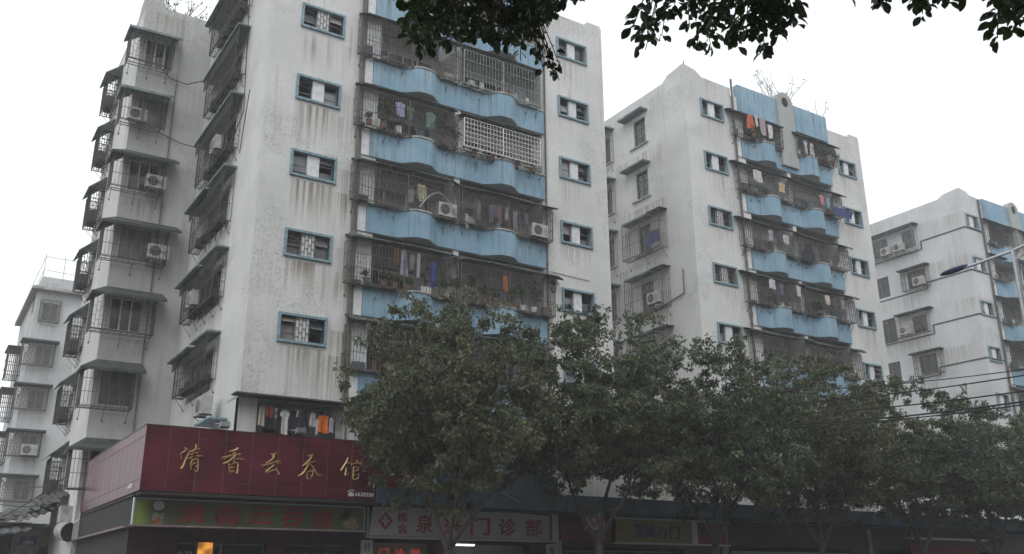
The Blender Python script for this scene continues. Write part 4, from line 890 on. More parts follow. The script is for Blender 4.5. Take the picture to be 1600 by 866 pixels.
# ================================================================ LOW STUFF AT THE LEFT
fh = thing('duct_outlet', 'white round duct mouth with a dark opening under the end of the maroon fascia', 'ventilation duct', (5.2, 39.5, 3.3))
dm = MB(); ce = Vector((5.2, 38.6, 3.5)); ax = Vector((.35, -.93, -.05)).normalized()
dm.bar(ce+Vector((-.1, .9, .1)), ce, .34, 20, .34); dm.bar(ce, ce+ax*.05, .34, 20, .36); dm.build('duct', M['concrete'], fh); dd = MB(); dd.bar(ce+ax*.0, ce+ax*.01, .335, 20, .30, cap=True); dd.build('dark_opening', M['black'], fh)
bx = MB(); bx.box(FRONT(39.6), 4.9, 5.5, -.5, .3, 3.9, 4.5); bx.build('duct_box', M['concrete'], fh); MB().tube([(5.42, 38.2, 4.2), (5.42, 38.2, 3.95), (5.25, 38.3, 3.8)], .03).build('elbow', M['galv'], fh)
lw = thing('lean_to_shed', 'ragged dark sheet-roofed lean-to sheds below the far left block', 'shed', (2.5, 46, 0))
def sheet(par, P, mat='awn', name='sheet_roof'):
    mb = MB(); k = 14; a, b, c, d = [Vector(p) for p in P]; rg = random.Random(int(a.x*100))
    for t in (0, -.04):
        for i in range(k+1):
            s_ = i/k; p = a.lerp(b, s_); q = d.lerp(c, s_); z = .03*(-1)**i+t+rg.uniform(-.03, .03); mb.v += [tuple(p+Vector((0, 0, z))), tuple(q+Vector((0, 0, z+rg.uniform(-.03, .03))))]
    T = 2*(k+1)
    for i in range(k): a_ = 2*i; mb.f += [[a_, a_+2, a_+3, a_+1], [T+a_, T+a_+1, T+a_+3, T+a_+2], [a_+1, a_+3, T+a_+3, T+a_+1], [a_, T+a_, T+a_+2, a_+2]]
    return mb.build(name, M[mat], par)
sheet(lw, ((2.9, 44, 4.0), (6.2, 44, 5.3), (6.2, 48, 5.7), (2.9, 48, 4.6)))
sheet(lw, ((3.7, 42, 4.0), (5.6, 42, 4.75), (5.6, 45, 5.0), (3.7, 45, 4.4)), 'rust')
sheet(lw, ((1.5, 41, 3.2), (4.2, 41, 3.7), (4.2, 44, 4.1), (1.5, 44, 3.6)), 'awn')
W_ = MB(); W_.box(FRONT(45), 3.9, 5.3, -.2, 0, 0, 4.0); W_.build('wall', M['concrete'], lw); W_ = MB(); W_.box(FRONT(46), 1.0, 6.5, -.2, 0, 0, 4.2); W_.box(SIDE(3.0), 44, 46, -.2, 0, 0, 4.3); W_.build('wall', M['wallin'], lw)
W_ = MB(); W_.box(FRONT(44.9), 4.95, 5.3, 0, .05, 0, 3.2); W_.box(FRONT(44.9), 3.3, 3.85, 0, .05, 0, 3.6); W_.build('door', M['rust'], lw)
sheet(lw, ((4.2, 40.6, 4.55), (5.45, 40.6, 5.1), (5.45, 43.5, 5.6), (4.2, 43.5, 5.0)), 'rustd'); sheet(lw, ((1.0, 43, 3.55), (4.6, 43, 4.4), (4.9, 46, 4.9), (1.0, 46, 4.2)), 'rustd')
rg = random.Random(3); jk = MB()
for i in range(12):
    x = rg.uniform(3.0, 5.6); y = rg.uniform(41.5, 44); z = 3.95+(x-3)*.42+rg.uniform(.05, .4); MB().bar((x, y, z), (x+rg.uniform(-.8, .8), y+rg.uniform(-.5, .5), z+rg.uniform(-.2, .35)), rg.uniform(.015, .05), 4, cap=True).build('scrap_plank', M['rustd'], lw)
npl = thing('number_plate', 'small blue house number plate with white figures on the pale shed wall', 'number plate', (4.5, 44.95, 3.4)); FN = FRONT(44.97)
MB().box(FN, 4.22, 4.85, -.005, .02, 3.26, 3.62).build('plate', plain('plate_blue', (.04, .07, .26), .4), npl); word('3118', FN, 4.32, 4.72, 3.29, 3.45, .022, .006, M['white'], npl, .25, 'digit'); word('路', FN, 4.45, 4.6, 3.49, 3.6, .022, .006, M['white'], npl, .25, 'character')
for i, (a, b, lab) in enumerate((((3.2, 52, 6.6), (5.5, 41, 5.48), 'upper black cable slanting down to the end of the maroon fascia'), ((2.6, 50, 5.65), (5.38, 41, 4.98), 'lower black cable running to the lean-to sheds'), ((2.6, 50, 5.5), (5.06, 41, 4.72), 'lowest thin cable above the ragged shed roofs'), ((2.4, 46, 3.9), (5.3, 42, 5.9), 'black cable rising steeply from the sheds to the rear wing'))):
    P = [Vector(a).lerp(Vector(b), t/8)-Vector((0, 0, .25*math.sin(math.pi*t/8))) for t in range(9)]; alone(MB().tube(P, .022), 'cable', M['black'], lab, 'cable', 'cables over the sheds')
# gas bottle shape on the podium roof
# ================================================================ AIR CONDITIONERS
ZW = -.0
ac((5.5, 38.28, 20.28), 0, 'white air conditioner in the caged corner window second from the top of the rear wing', .95)
ac((6.55, 38.28, 17.4), 0, 'white air conditioner in the third caged window from the top of the rear wing')
ac((6.98, 38.28, 14.35), 0, 'largest white air conditioner, in the fourth caged window of the rear wing', 1.05)
ac((7.95, 33.5, 17.5), -math.pi/2, 'air conditioner in the long side cage below the long sloping pole of the nearest block'); ac((7.95, 34.6, 11.55), -math.pi/2, 'air conditioner inside the low side cage of the nearest block')
ac((7.98, 31.5, 7.0), -math.pi/2, 'lone air conditioner on the bare side wall just above the maroon fascia', 1.1)
MB().box(S1, 30.3, 32.2, 0, .6, 6.72, 6.78).build('shelf', M['teal'], b1)
ac((15.45, 29.08, 14.84), 0, 'air conditioner on the left balcony below the white-barred cage row', .95); ac((19.65, 29.02, 14.84), 0, 'air conditioner at the right end of the balcony full of dark washing', .95)
ac((29.35, 32.9, 14.6), -math.pi/2, 'air conditioner in the lowest side cage of the second block')
ac((55.95, 38.1, 23.68), -math.pi/2, 'left one of two air conditioners in the top side cage of the third block'); ac((55.95, 37.1, 23.68), -math.pi/2, 'right one of two air conditioners in the top side cage of the third block')
ac((55.95, 35.95, 20.88), -math.pi/2, 'air conditioner in the second side cage of the third block'); ac((55.95, 37.5, 17.75), -math.pi/2, 'air conditioner in the wide third cage of the third block')
ac((6.1, 68.6, 9.75), 0, 'air conditioner in a caged window of the far left block', 1.2)
# blue tarpaulin roll in b2 cage
g_ = garment(29.4, 33.1, 18.4, 1.0, .7, 'towel', (.10, .11, .24), 'bundled dark blue sheet in a side cage of the second block', SIDE(29.4)); g_.location = (29.35, 33.0, 17.75)
# ================================================================ WASHING
GR = 'washing hung out to dry'
for a in ((9.03, 7.02, .2, .61, 'towel', (.34, .33, .26), 'beige cloth at the left end of the washing above the maroon fascia'), (9.27, 7.07, .30, .36, 'shirt', (.26, .07, .04), 'brick red plaid shirt in the washing above the maroon fascia'), (9.49, 7.03, .10, .33, 'towel', (.42, .38, .48), 'narrow lilac strip beside the brick red plaid shirt'),
          (9.6, 6.99, .28, .75, 'shirt', (.02, .02, .03), 'black shirt left of the white tunic'), (9.78, 6.99, .32, .80, 'shirt', (.55, .54, .53), 'long white tunic in the washing above the maroon fascia'), (10.22, 6.99, .45, .7, 'shirt', (.03, .03, .045), 'black shirt with pale collar in the middle of the washing above the maroon fascia'),
          (10.22, 7.0, .2, .22, 'towel', (.45, .45, .47), 'small pale cloth over the black shirt'), (10.5, 6.98, .26, .7, 'trousers', (.03, .03, .035), 'black trousers right of the black shirts'), (10.72, 6.98, .26, .46, 'dress', (.44, .42, .46), 'grey white cloth left of the orange towel'), (10.88, 6.78, .1, .5, 'towel', (.6, .58, .56), 'narrow white strip hanging beside the orange towel'),
          (11.1, 6.93, .36, .58, 'towel', (.62, .16, .02), 'bright orange towel above the maroon fascia'), (11.38, 6.88, .17, .5, 'shirt', (.48, .45, .52), 'lilac white shirt right of the orange towel')): garment(a[0], 29.05, *a[1:])
MB().bar((8.95, 29.05, 7.1), (11.7, 29.05, 7.1), .012).build('washing_line', M['rust'], b1)
for a in ((13.41, 19.16, .42, .6, 'shirt', (.42, .40, .60), 'pale lilac shirt on the balcony left of the white-barred cage'), (13.83, 19.1, .34, .62, 'shirt', (.13, .20, .16), 'dark green vest beside the pale lilac shirt'), (14.7, 19.1, .48, .68, 'shirt', (.17, .32, .24), 'sage green T-shirt on the balcony left of the white-barred cage'), (15.16, 19.0, .36, .55, 'shirt', (.05, .06, .14), 'navy shirt right of the sage green T-shirt'), (13.5, 18.55, .3, .5, 'trousers', (.03, .03, .04), 'black trousers under the pale lilac shirt')): garment(a[0], 28.95, *a[1:])
MB().bar((11.9, 28.95, 19.25), (15.7, 28.95, 19.2), .012).build('washing_line', M['rust'], b1)
garment(14.42, 28.95, 15.96, .38, .67, 'towel', (.44, .41, .30), 'cream towel on the balcony left of the dark washing'); garment(14.0, 29.0, 15.7, .35, .55, 'shirt', (.28, .28, .29), 'grey shirt left of the cream towel')
cols = [(.16, .13, .19), (.3, .28, .3), (.05, .05, .06), (.06, .06, .08), (.22, .18, .24), (.14, .13, .2), (.28, .18, .2), (.04, .04, .05), (.5, .48, .5), (.05, .05, .06), (.3, .3, .32), (.12, .1, .12), (.04, .04, .06), (.2, .2, .26)]
nm_c = ['purple grey', 'light grey', 'black', 'charcoal', 'mauve', 'slate blue', 'dusty pink', 'jet black', 'off-white', 'black striped', 'pale grey', 'brown', 'midnight blue', 'steel blue']
for i in range(14):
    x = 16.72+i*.185; k = ('trousers', 'shirt', 'towel')[i % 3]
    garment(x, 28.92+.05*(i % 2), 15.88-.02*i/3, .17 if k != 'shirt' else .22, (.85, .8, .75, .6, .8, .5, .75, .8, .55, .7, .85, .6, .7, .5)[i], k, cols[i], nm_c[i]+' garment, number %s from left on the crowded line below the white-barred cage' % ('one two three four five six seven eight nine ten eleven twelve thirteen fourteen'.split()[i]))
garment(16.35, 28.92, 15.2, .12, .6, 'towel', (.6, .6, .6), 'white strip of cloth low at the left of the crowded washing line'); MB().bar((16.3, 28.93, 15.97), (19.9, 28.93, 15.87), .012).build('washing_line', M['rust'], b1)
for a in ((13.47, 13.19, .2, .6, 'towel', (.17, .10, .07), 'brown cloth on the balcony above the first tree, left end of the line'), (13.78, 13.2, .3, 1.0, 'dress', (.40, .42, .55), 'long white and blue towel on the balcony above the first tree'), (14.09, 13.11, .26, .6, 'shirt', (.27, .27, .28), 'grey shirt beside the long white and blue towel'), (14.35, 13.18, .14, .95, 'towel', (.5, .5, .5), 'chain of pale cloths beside the grey shirt'),
          (14.75, 13.0, .3, .85, 'trousers', (.04, .04, .05), 'black trousers left of the blue towel'), (14.93, 12.96, .26, .94, 'towel', (.035, .07, .33), 'bright blue towel on the balcony above the first tree'), (18.11, 12.97, .2, .65, 'towel', (.62, .16, .05), 'orange cloth on the glazed balcony above the first tree')): garment(a[0], 28.93, *a[1:])
for a in ((33.85, 24.9, .6, .9, 'dress', (.42, .10, .05), 'red and orange sheet on the top left balcony of the second block'), (34.3, 25.0, .3, .7, 'shirt', (.5, .48, .48), 'white shirt beside the red sheet on the second block'), (34.75, 24.95, .45, 1.0, 'towel', (.36, .30, .31), 'grey pink cloth on the top left balcony of the second block'), (35.3, 24.7, .4, .8, 'towel', (.5, .5, .5), 'white sheet right of the grey pink cloth on the second block'),
          (34.0, 21.75, .62, .66, 'towel', (.45, .45, .44), 'white check cloth on the second row of the second block'), (35.75, 21.45, .5, .55, 'shirt', (.5, .38, .22), 'yellowish cloth on the second row of the second block'), (38.0, 24.5, .32, .8, 'shirt', (.36, .36, .38), 'grey shirt on the top right balcony of the second block'), (38.5, 24.45, .27, .72, 'towel', (.4, .4, .42), 'light towel beside the grey shirt on the top right balcony of the second block'), (39.1, 24.4, .3, .7, 'trousers', (.1, .1, .12), 'dark trousers on the top right balcony of the second block'),
          (37.3, 18.4, .8, 1.0, 'dress', (.03, .03, .04), 'black dress in the middle row of the second block'), (38.3, 18.3, .4, .7, 'shirt', (.06, .06, .07), 'black shirt right of the black dress on the second block'), (34.3, 15.9, .4, .5, 'towel', (.5, .5, .5), 'white cloth in the fourth row of the second block'), (36.2, 15.9, .3, .6, 'shirt', (.45, .45, .47), 'white shirt in the fourth row of the second block')): garment(a[0], 29.95, *a[1:])
for i, (x, z, w_, h, k, c, nm) in enumerate(((34.6, 18.6, .4, .6, 'shirt', (.3, .3, .33), 'grey'), (35.2, 18.6, .3, .7, 'trousers', (.06, .06, .09), 'black'), (35.7, 18.55, .4, .5, 'towel', (.45, .42, .4), 'beige'), (38.9, 21.5, .4, .6, 'shirt', (.45, .2, .2), 'dull red'), (39.4, 21.45, .35, .6, 'towel', (.2, .28, .35), 'blue grey'), (35.0, 15.8, .35, .6, 'shirt', (.12, .12, .16), 'charcoal'), (38.4, 15.75, .4, .5, 'towel', (.5, .46, .4), 'cream'), (39.0, 15.7, .3, .7, 'trousers', (.1, .1, .1), 'sooty'), (39.6, 15.7, .35, .55, 'shirt', (.3, .22, .18), 'brown'))):
    garment(x, 30.0, z, w_, h, k, c, '%s %s hung on the %s balcony row of the second block' % (nm, {'shirt': 'shirt', 'towel': 'cloth', 'trousers': 'trousers'}[k], 'third' if z > 18 and z < 20 else ('second' if z > 20 else 'fourth')))
g_ = garment(40.2, 29.75, 20.9, 1.6, .5, 'towel', (.05, .07, .18), 'dark blue sheet hanging over the cage edge of the second block')
# clock-like disc
dk = MB(); dk.bar((17.75, 30.3, 13.25), (17.75, 30.25, 13.25), .16, 16, cap=True); alone(dk, 'round_plaque', M['gold'], 'round gold plaque over the glazed balcony window above the first tree', 'plaque')
# ================================================================ POTTED PLANTS
PL = 0
for i, (x, z, h, r_, lab, pm) in enumerate(((12.3, 11.65, .25, .2, 'small dark plant at the left end of the balcony above the first tree', 'pott'), (12.95, 11.65, .28, .25, 'low bushy plant, second on the ledge above the first tree', 'pott'), (13.4, 11.65, .22, .25, 'low trailing plant under the brown cloth', 'pott'), (13.9, 11.65, .25, .25, 'leafy plant beneath the long white and blue towel', 'pott'), (15.3, 11.65, .5, .3, 'tall leafy plant right of the blue towel', 'pott'), (15.75, 11.65, .55, .3, 'yellow-flecked plant by the pier between the two balconies', 'pott'),
        (16.6, 11.65, .75, .3, 'upright plant, first on the glazed balcony', 'pott'), (17.1, 11.65, .55, .3, 'spiky plant, second on the glazed balcony', 'pott'), (17.6, 11.65, .4, .28, 'low plant under the gold plaque', 'pott'), (18.4, 11.65, .6, .3, 'thin plant beneath the orange cloth', 'pott'), (18.85, 11.65, .85, .38, 'round dark bush in a pale basket pot on the glazed balcony', 'pot'), (19.35, 11.65, 1.0, .36, 'tall dark bush in a white pot on the glazed balcony', 'pot'), (20.15, 12.55, .3, .2, 'small hanging plant at the outer right corner of the glazed balcony', 'pott'),
        (15.2, 17.8, .9, .4, 'large straggly bush left of the white-barred cage', 'pott'), (15.7, 17.8, .6, .35, 'dark plant at the foot of the white-barred cage, left end', 'pott'), (16.6, 17.62, .25, .3, 'low grey plant under the white-barred cage, first', 'pott'), (17.4, 17.62, .22, .3, 'low grey plant under the white-barred cage, second', 'pott'), (18.6, 17.62, .22, .3, 'low grey plant under the white-barred cage, third', 'pott'), (19.4, 17.62, .35, .3, 'plant at the right end under the white-barred cage', 'pott'), (12.1, 17.8, .25, .18, 'round clay pot plant at the left end below the lilac shirt', 'pott'), (12.7, 17.8, .9, .3, 'tall plant behind bars left of the lilac shirt', 'pott'))):
    pot_plant(x, 28.85 if i != 12 else 28.62, z+.0, h, r_, lab, pm, n=110 if h < .5 else 190, seed=i)
for i, (x, z, h, lab) in enumerate(((38.9, 23.6, .5, 'green plant on the top right balcony of the second block, left one'), (39.6, 23.6, .6, 'green plant on the top right balcony of the second block, middle one'), (40.2, 23.6, .5, 'green plant at the outer corner of the top right balcony of the second block'), (34.0, 23.6, .3, 'small plant on the top left balcony of the second block'), (37.6, 14.6, .4, 'plant in the fourth row of the second block'), (38.6, 11.6, .4, 'dark plant in the fifth row of the second block'))):
    pot_plant(x, 29.95, z, h, .4, lab, 'pott', n=130, leaf=.12, seed=40+i)
# hoop and dish on balconies
MB().tube([(13.6+1.6*i/12+.6, 28.7, 14.9+.75*math.sin(math.pi*i/12)) for i in range(13)], .03).build('bent_hoop', M['steel'], b1)
wt = MB(); wt.v = []; alone(MB().bar((15.3, 28.8, 21.7), (15.25, 28.9, 21.75), .5, 20, .45, cap=True), 'satellite_dish', M['steel'], 'grey satellite dish behind bars on the top left balcony, next to the hanging leaves', 'satellite dish')
# ================================================================ ROOF PLANTS
def roof_plant(x, y, z, h, spread, lab, seed, n=9):
    rg = random.Random(seed); t = thing('roof_plant', lab, 'plant', (x, y, z), 'self-seeded plants on the roofs'); s_ = MB(); l = MB()
    for k in range(n):
        p = Vector((x, y, z)); d = Vector((rg.uniform(-1, 1)*spread, rg.uniform(-.5, .5)*spread, 1)).normalized()
        for j in range(5):
            q = p+d*h/5; s_.bar(p, q, .024-.003*j, 4); p = q; d = (d+Vector((rg.uniform(-.4, .4), rg.uniform(-.3, .3), rg.uniform(-.15, .25)))).normalized()
            if j > 0:
                for _ in range(6):
                    a = Vector((rg.gauss(0, 1), rg.gauss(0, 1), rg.gauss(0, .7))).normalized(); b = a.orthogonal().normalized(); c = p+a*.05; ll = rg.uniform(.13, .24); l.quad(c, c+a*ll*.5+b*ll*.2, c+a*ll, c+a*ll*.5-b*ll*.2)
    s_.build('stem', M['bark'], t); l.build('foliage', M['leafpot'], t)
roof_plant(7.0, 39.6, 26.1, 1.9, .9, 'leafy weed bush on the roof edge of the rear wing', 1, 12)
roof_plant(37.9, 31.3, 26.4, 3.0, 1.2, 'bare straggly shrub behind the arch-topped pillar of the second block', 2, 16); roof_plant(41.2, 31.2, 26.1, 2.2, 1.0, 'sparse twigs on the roof right of the blue parapet of the second block', 3, 4); roof_plant(36.0, 32, 26.5, 1.2, 1.6, 'low weeds on the roof left of the arch-topped pillar', 4, 6)
an = MB(); an.bar((29.95, 30.55, 26.8), (29.95, 30.55, 27.15), .025, 6); an.build('roof_vent', M['rust'], b2)

# ================================================================ STREET LAMP AND WIRES
la = thing('street_lamp', 'grey double-arm street lamp with a dark blue head at the right edge', 'street lamp', (20.95, 11.0, 0))
p = MB(); p.bar((20.95, 11, 0), (20.95, 11, 9.05), .085, 12, .05, cap=True); p.build('pole', M['galv'], la)
a_ = MB(); a_.tube([(20.95, 9.3, 9.25), (20.95, 10.2, 9.12), (20.95, 11, 9.0), (20.95, 12.25, 8.93)], .035, 8); a_.build('arm', M['galv'], la); MB().tube([(20.95, 10.2, 9.1), (20.95, 11, 8.75)], .02).build('stay', M['galv'], la)
for s_, y0 in ((1, 12.15), (-1, 9.4)):
    h = MB(); seg = []
    for i, (t, w_, hh) in enumerate(((0, .05, .04), (.12, .1, .075), (.35, .13, .09), (.6, .115, .07), (.72, .05, .03))):
        seg.append([(20.95+w_*math.cos(2*math.pi*k/10), y0+s_*t, (8.94 if s_ > 0 else 9.22)+(.02-.06*t)*(1 if s_ > 0 else -.3)+hh*math.sin(2*math.pi*k/10)*(1 if math.sin(2*math.pi*k/10) > 0 else .55)) for k in range(10)])
    for q in seg: h.v += q
    for i in range(4):
        for k in range(10): j = (k+1) % 10; h.f.append([i*10+k, i*10+j, i*10+10+j, i*10+10+k])
    h.f.append(list(range(10))); h.f.append(list(range(40, 50))); h.build('lamp_head', M['lampblue'], la, recalc=True, smooth=True)
wlab = ['topmost power line crossing in front of the trees at the right', 'second power line from the top at the right', 'third power line from the top at the right', 'fourth power line from the top at the right', 'lowest power line, just under the fourth, at the right']
for (a, b), lab, r_ in zip((((23.54, 20.5, 7.54), (20.77, 9.0, 6.04)), ((23.48, 20.5, 7.12), (20.75, 9.0, 5.98)), ((23.43, 20.5, 6.78), (20.58, 9.0, 5.58)), ((23.54, 20.5, 6.45), (20.49, 9.0, 5.36)), ((23.52, 20.5, 6.37), (20.46, 9.0, 5.29))), wlab, (.014, .018, .02, .024, .018)):
    a = Vector(a); b = Vector(b); P = [a.lerp(b, t/12)-Vector((0, 0, .12*math.sin(math.pi*t/12))) for t in range(13)]; alone(MB().tube(P, r_, 6), 'power_line', M['black'], lab, 'cable', 'power lines at the right')

# ================================================================ STREET TREES
def tree_meshes(seed, R_=3.0, zt=10., zc=4.0, nleaf=26000, lm='leaf'):
    rg = random.Random(seed); ng = np.random.RandomState(seed)
    tr = MB(); tips = []
    def limb(p, d, l, r, depth):
        k = 3; q = p
        for j in range(k):
            d = (d+Vector((rg.uniform(-.16, .16), rg.uniform(-.16, .16), rg.uniform(-.03, .12)))).normalized(); n_ = q+d*l/k; r2 = r*.86; tr.bar(q, n_, r, 7 if r > .04 else 4, r2); q = n_; r = r2
            if depth < 2 and j == 1: tips.append((q, .5))
        if depth >= 3 or r < .012: tips.append((q, 1)); return
        for _ in range(3 if depth < 2 else 2):
            dd = (d+Vector((rg.uniform(-.8, .8), rg.uniform(-.8, .8), rg.uniform(-.25, .45)))).normalized(); limb(q, dd, l*rg.uniform(.62, .82), r*.68, depth+1)
    base = Vector((0, 0, 0)); fork = rg.uniform(2.3, 3.0); top = Vector((rg.uniform(-.2, .2), rg.uniform(-.2, .2), fork)); mid = Vector((rg.uniform(-.1, .1), 0, fork*.5))
    tr.bar(base, mid, .17, 9, .14); tr.bar(mid, top, .14, 9, .13)
    nl = rg.choice((3, 4)); ph = rg.uniform(0, 6)
    for i in range(nl):
        a = ph+2*math.pi*i/nl; limb(top, Vector((math.cos(a)*.62, math.sin(a)*.62, 1.0)).normalized(), rg.uniform(1.9, 2.6), .085, 0)
    # crown: clumps filling an uneven volume
    C_ = []; H = (zt-zc)/2; zm = (zt+zc)/2; off = rg.uniform(0, 100)
    while len(C_) < 620:
        v = ng.normal(size=3); v /= np.linalg.norm(v); s_ = ng.rand()**.42
        k = 1+.38*noise.noise(Vector((v[0]*1.6+off, v[1]*1.6, v[2]*1.6)))+.12*noise.noise(Vector((v[0]*5+off, v[1]*5, v[2]*5)))
        p = np.array((v[0]*R_*s_*k, v[1]*R_*s_*k, zm+v[2]*H*s_*k*(1 if v[2] > 0 else .8)))
        if noise.noise(Vector(p*.55)+Vector((off, 0, 0))) < -.26: continue
        C_.append(p)
    for q, _ in tips: C_.append(np.array(q)+ng.normal(size=3)*.15)
    for _ in range(18):                                                 # leading shoots above the crown
        a = rg.uniform(0, 6.3); r_ = rg.uniform(0, .75)*R_; x, y = r_*math.cos(a), r_*math.sin(a); z = zm+H*math.sqrt(max(.05, 1-(r_/R_)**2))
        tx, ty = rg.uniform(-.16, .16), rg.uniform(-.16, .16)
        for j in range(4): C_.append(np.array((x+tx*j, y+ty*j, z-.3+j*.2)))
    C_ = np.array(C_); n = len(C_); wt_ = ng.uniform(.4, 1.6, n); wt_[-72:] = .22; idx = ng.choice(n, nleaf, p=wt_/wt_.sum()); rad = ng.uniform(.14, .44, n)
    rad[-72:] = .12
    d = ng.normal(size=(nleaf, 3)); d /= np.linalg.norm(d, axis=1)[:, None]; d *= (ng.rand(nleaf)**.5*rad[idx])[:, None]; d[:, 2] *= .65
    P = C_[idx]+d
    a = ng.normal(size=(nleaf, 3)); a[:, 2] -= .8; a /= np.linalg.norm(a, axis=1)[:, None]
    u = ng.normal(size=(nleaf, 3)); u[:, 2] *= .4; b = np.cross(a, u); b /= np.linalg.norm(b, axis=1)[:, None]
    L = ng.uniform(.11, .19, nleaf)[:, None]; V = np.empty((nleaf, 4, 3)); V[:, 0] = P; V[:, 1] = P+a*L*.5+b*L*.22; V[:, 2] = P+a*L; V[:, 3] = P+a*L*.5-b*L*.22
    me = bpy.data.meshes.new('crown'); me.vertices.add(nleaf*4); me.vertices.foreach_set('co', V.reshape(-1)); me.loops.add(nleaf*4); me.loops.foreach_set('vertex_index', np.arange(nleaf*4)); me.polygons.add(nleaf)
    me.polygons.foreach_set('loop_start', np.arange(nleaf)*4); me.polygons.foreach_set('loop_total', np.full(nleaf, 4)); me.update(calc_edges=True); me.materials.append(M[lm])
    return tr.mesh('trunk', M['bark']), me
TM = [tree_meshes(21, 3.15, 9.5, 2.9, 50000, 'leaf3'), tree_meshes(5, 3.75, 10.2, 3.2, 52000, 'leaf'), tree_meshes(9, 4.1, 9.7, 3.1, 50000, 'leaf2'), tree_meshes(33, 4.0, 9.8, 3.2, 50000, 'leaf3')]
tl_ = ['nearest street tree, standing before the clinic sign with its crown over the blue balconies', 'second street tree, hiding the foot of the right tower of the nearest block', 'third street tree, below the caged side windows of the second block', 'fourth street tree, in front of the blue balconies of the second block', 'fifth street tree, below the gap left of the third block', 'sixth street tree, crossed by the power lines', 'seventh street tree, under the third block', 'eighth street tree, at the right edge of the picture', 'ninth street tree, furthest along the pavement']
for i, (x, y, k, sc, rz) in enumerate(((13.2, 24.2, 0, 1.0, .4), (18.9, 24.4, 1, 1.0, 2.1), (23.9, 24.3, 2, 1.0, 4.0), (29.4, 24.6, 3, 1.0, 3.3), (35.2, 24.4, 2, .99, 1.2), (40.9, 24.8, 1, .9, 5.2), (46.5, 24.5, 3, .93, 2.2), (52.5, 24.5, 2, .95, 5.6), (59, 24.5, 1, .9, 1.0))):
    t = thing('street_tree', tl_[i], 'tree', (x, y, .12), 'trees along the pavement'); t.rotation_euler.z = rz; t.scale = (sc, sc, sc)
    for nm, me in zip(('trunk', 'crown'), TM[k]): o = bpy.data.objects.new(nm, me); COL.objects.link(o); o.parent = t

# unseen near-side row, added beside and behind the camera to occlude sky light
for i, (x, y, k, sc, rz) in enumerate(((-9.5, .8, 0, .95, 1.), (-15.5, .5, 1, 1, 2.), (14.5, -.6, 2, 1.0, 3.), (20.5, -.4, 0, 1.0, 4.), (27, -.3, 1, 1, 5.), (33.5, 0, 2, 1, .5), (40, 0, 0, 1, 1.5), (4.5, -4.5, 1, 1, 2.5), (9, -3.2, 0, .9, 3.9))):
    t = thing('street_tree', 'unseen near side street tree added beside or behind the viewer to block sky light', 'tree', (x, y, .12), 'added unseen near side trees'); t.rotation_euler.z = rz; t.scale = (sc, sc, sc)
    for nm, me in zip(('trunk', 'crown'), TM[k]): o = bpy.data.objects.new(nm, me); COL.objects.link(o); o.parent = t
# unseen block added behind the camera to cut light reaching the shop fronts
ob = thing('apartment_building', 'unseen apartment block added behind the viewer to keep light off the street', 'apartment building', (-20, -9, 0)); FO = (lambda u, n, z: (u, -9+n, z)), 1
om = MB(); wall(om, FO, -25, 75, 0, 24, [(x, x+2, z, z+1.4) for x in range(-22, 73, 5) for z in range(5, 23, 3)]); om.quad((-25, -9, 24), (75, -9, 24), (75, -22, 24), (-25, -22, 24)); om.build('wall', M['brickwall'], ob)
MB().quad((-25, -9.3, .5), (75, -9.3, .5), (75, -9.3, 23.5), (-25, -9.3, 23.5)).build('window_band', M['glass'], ob)
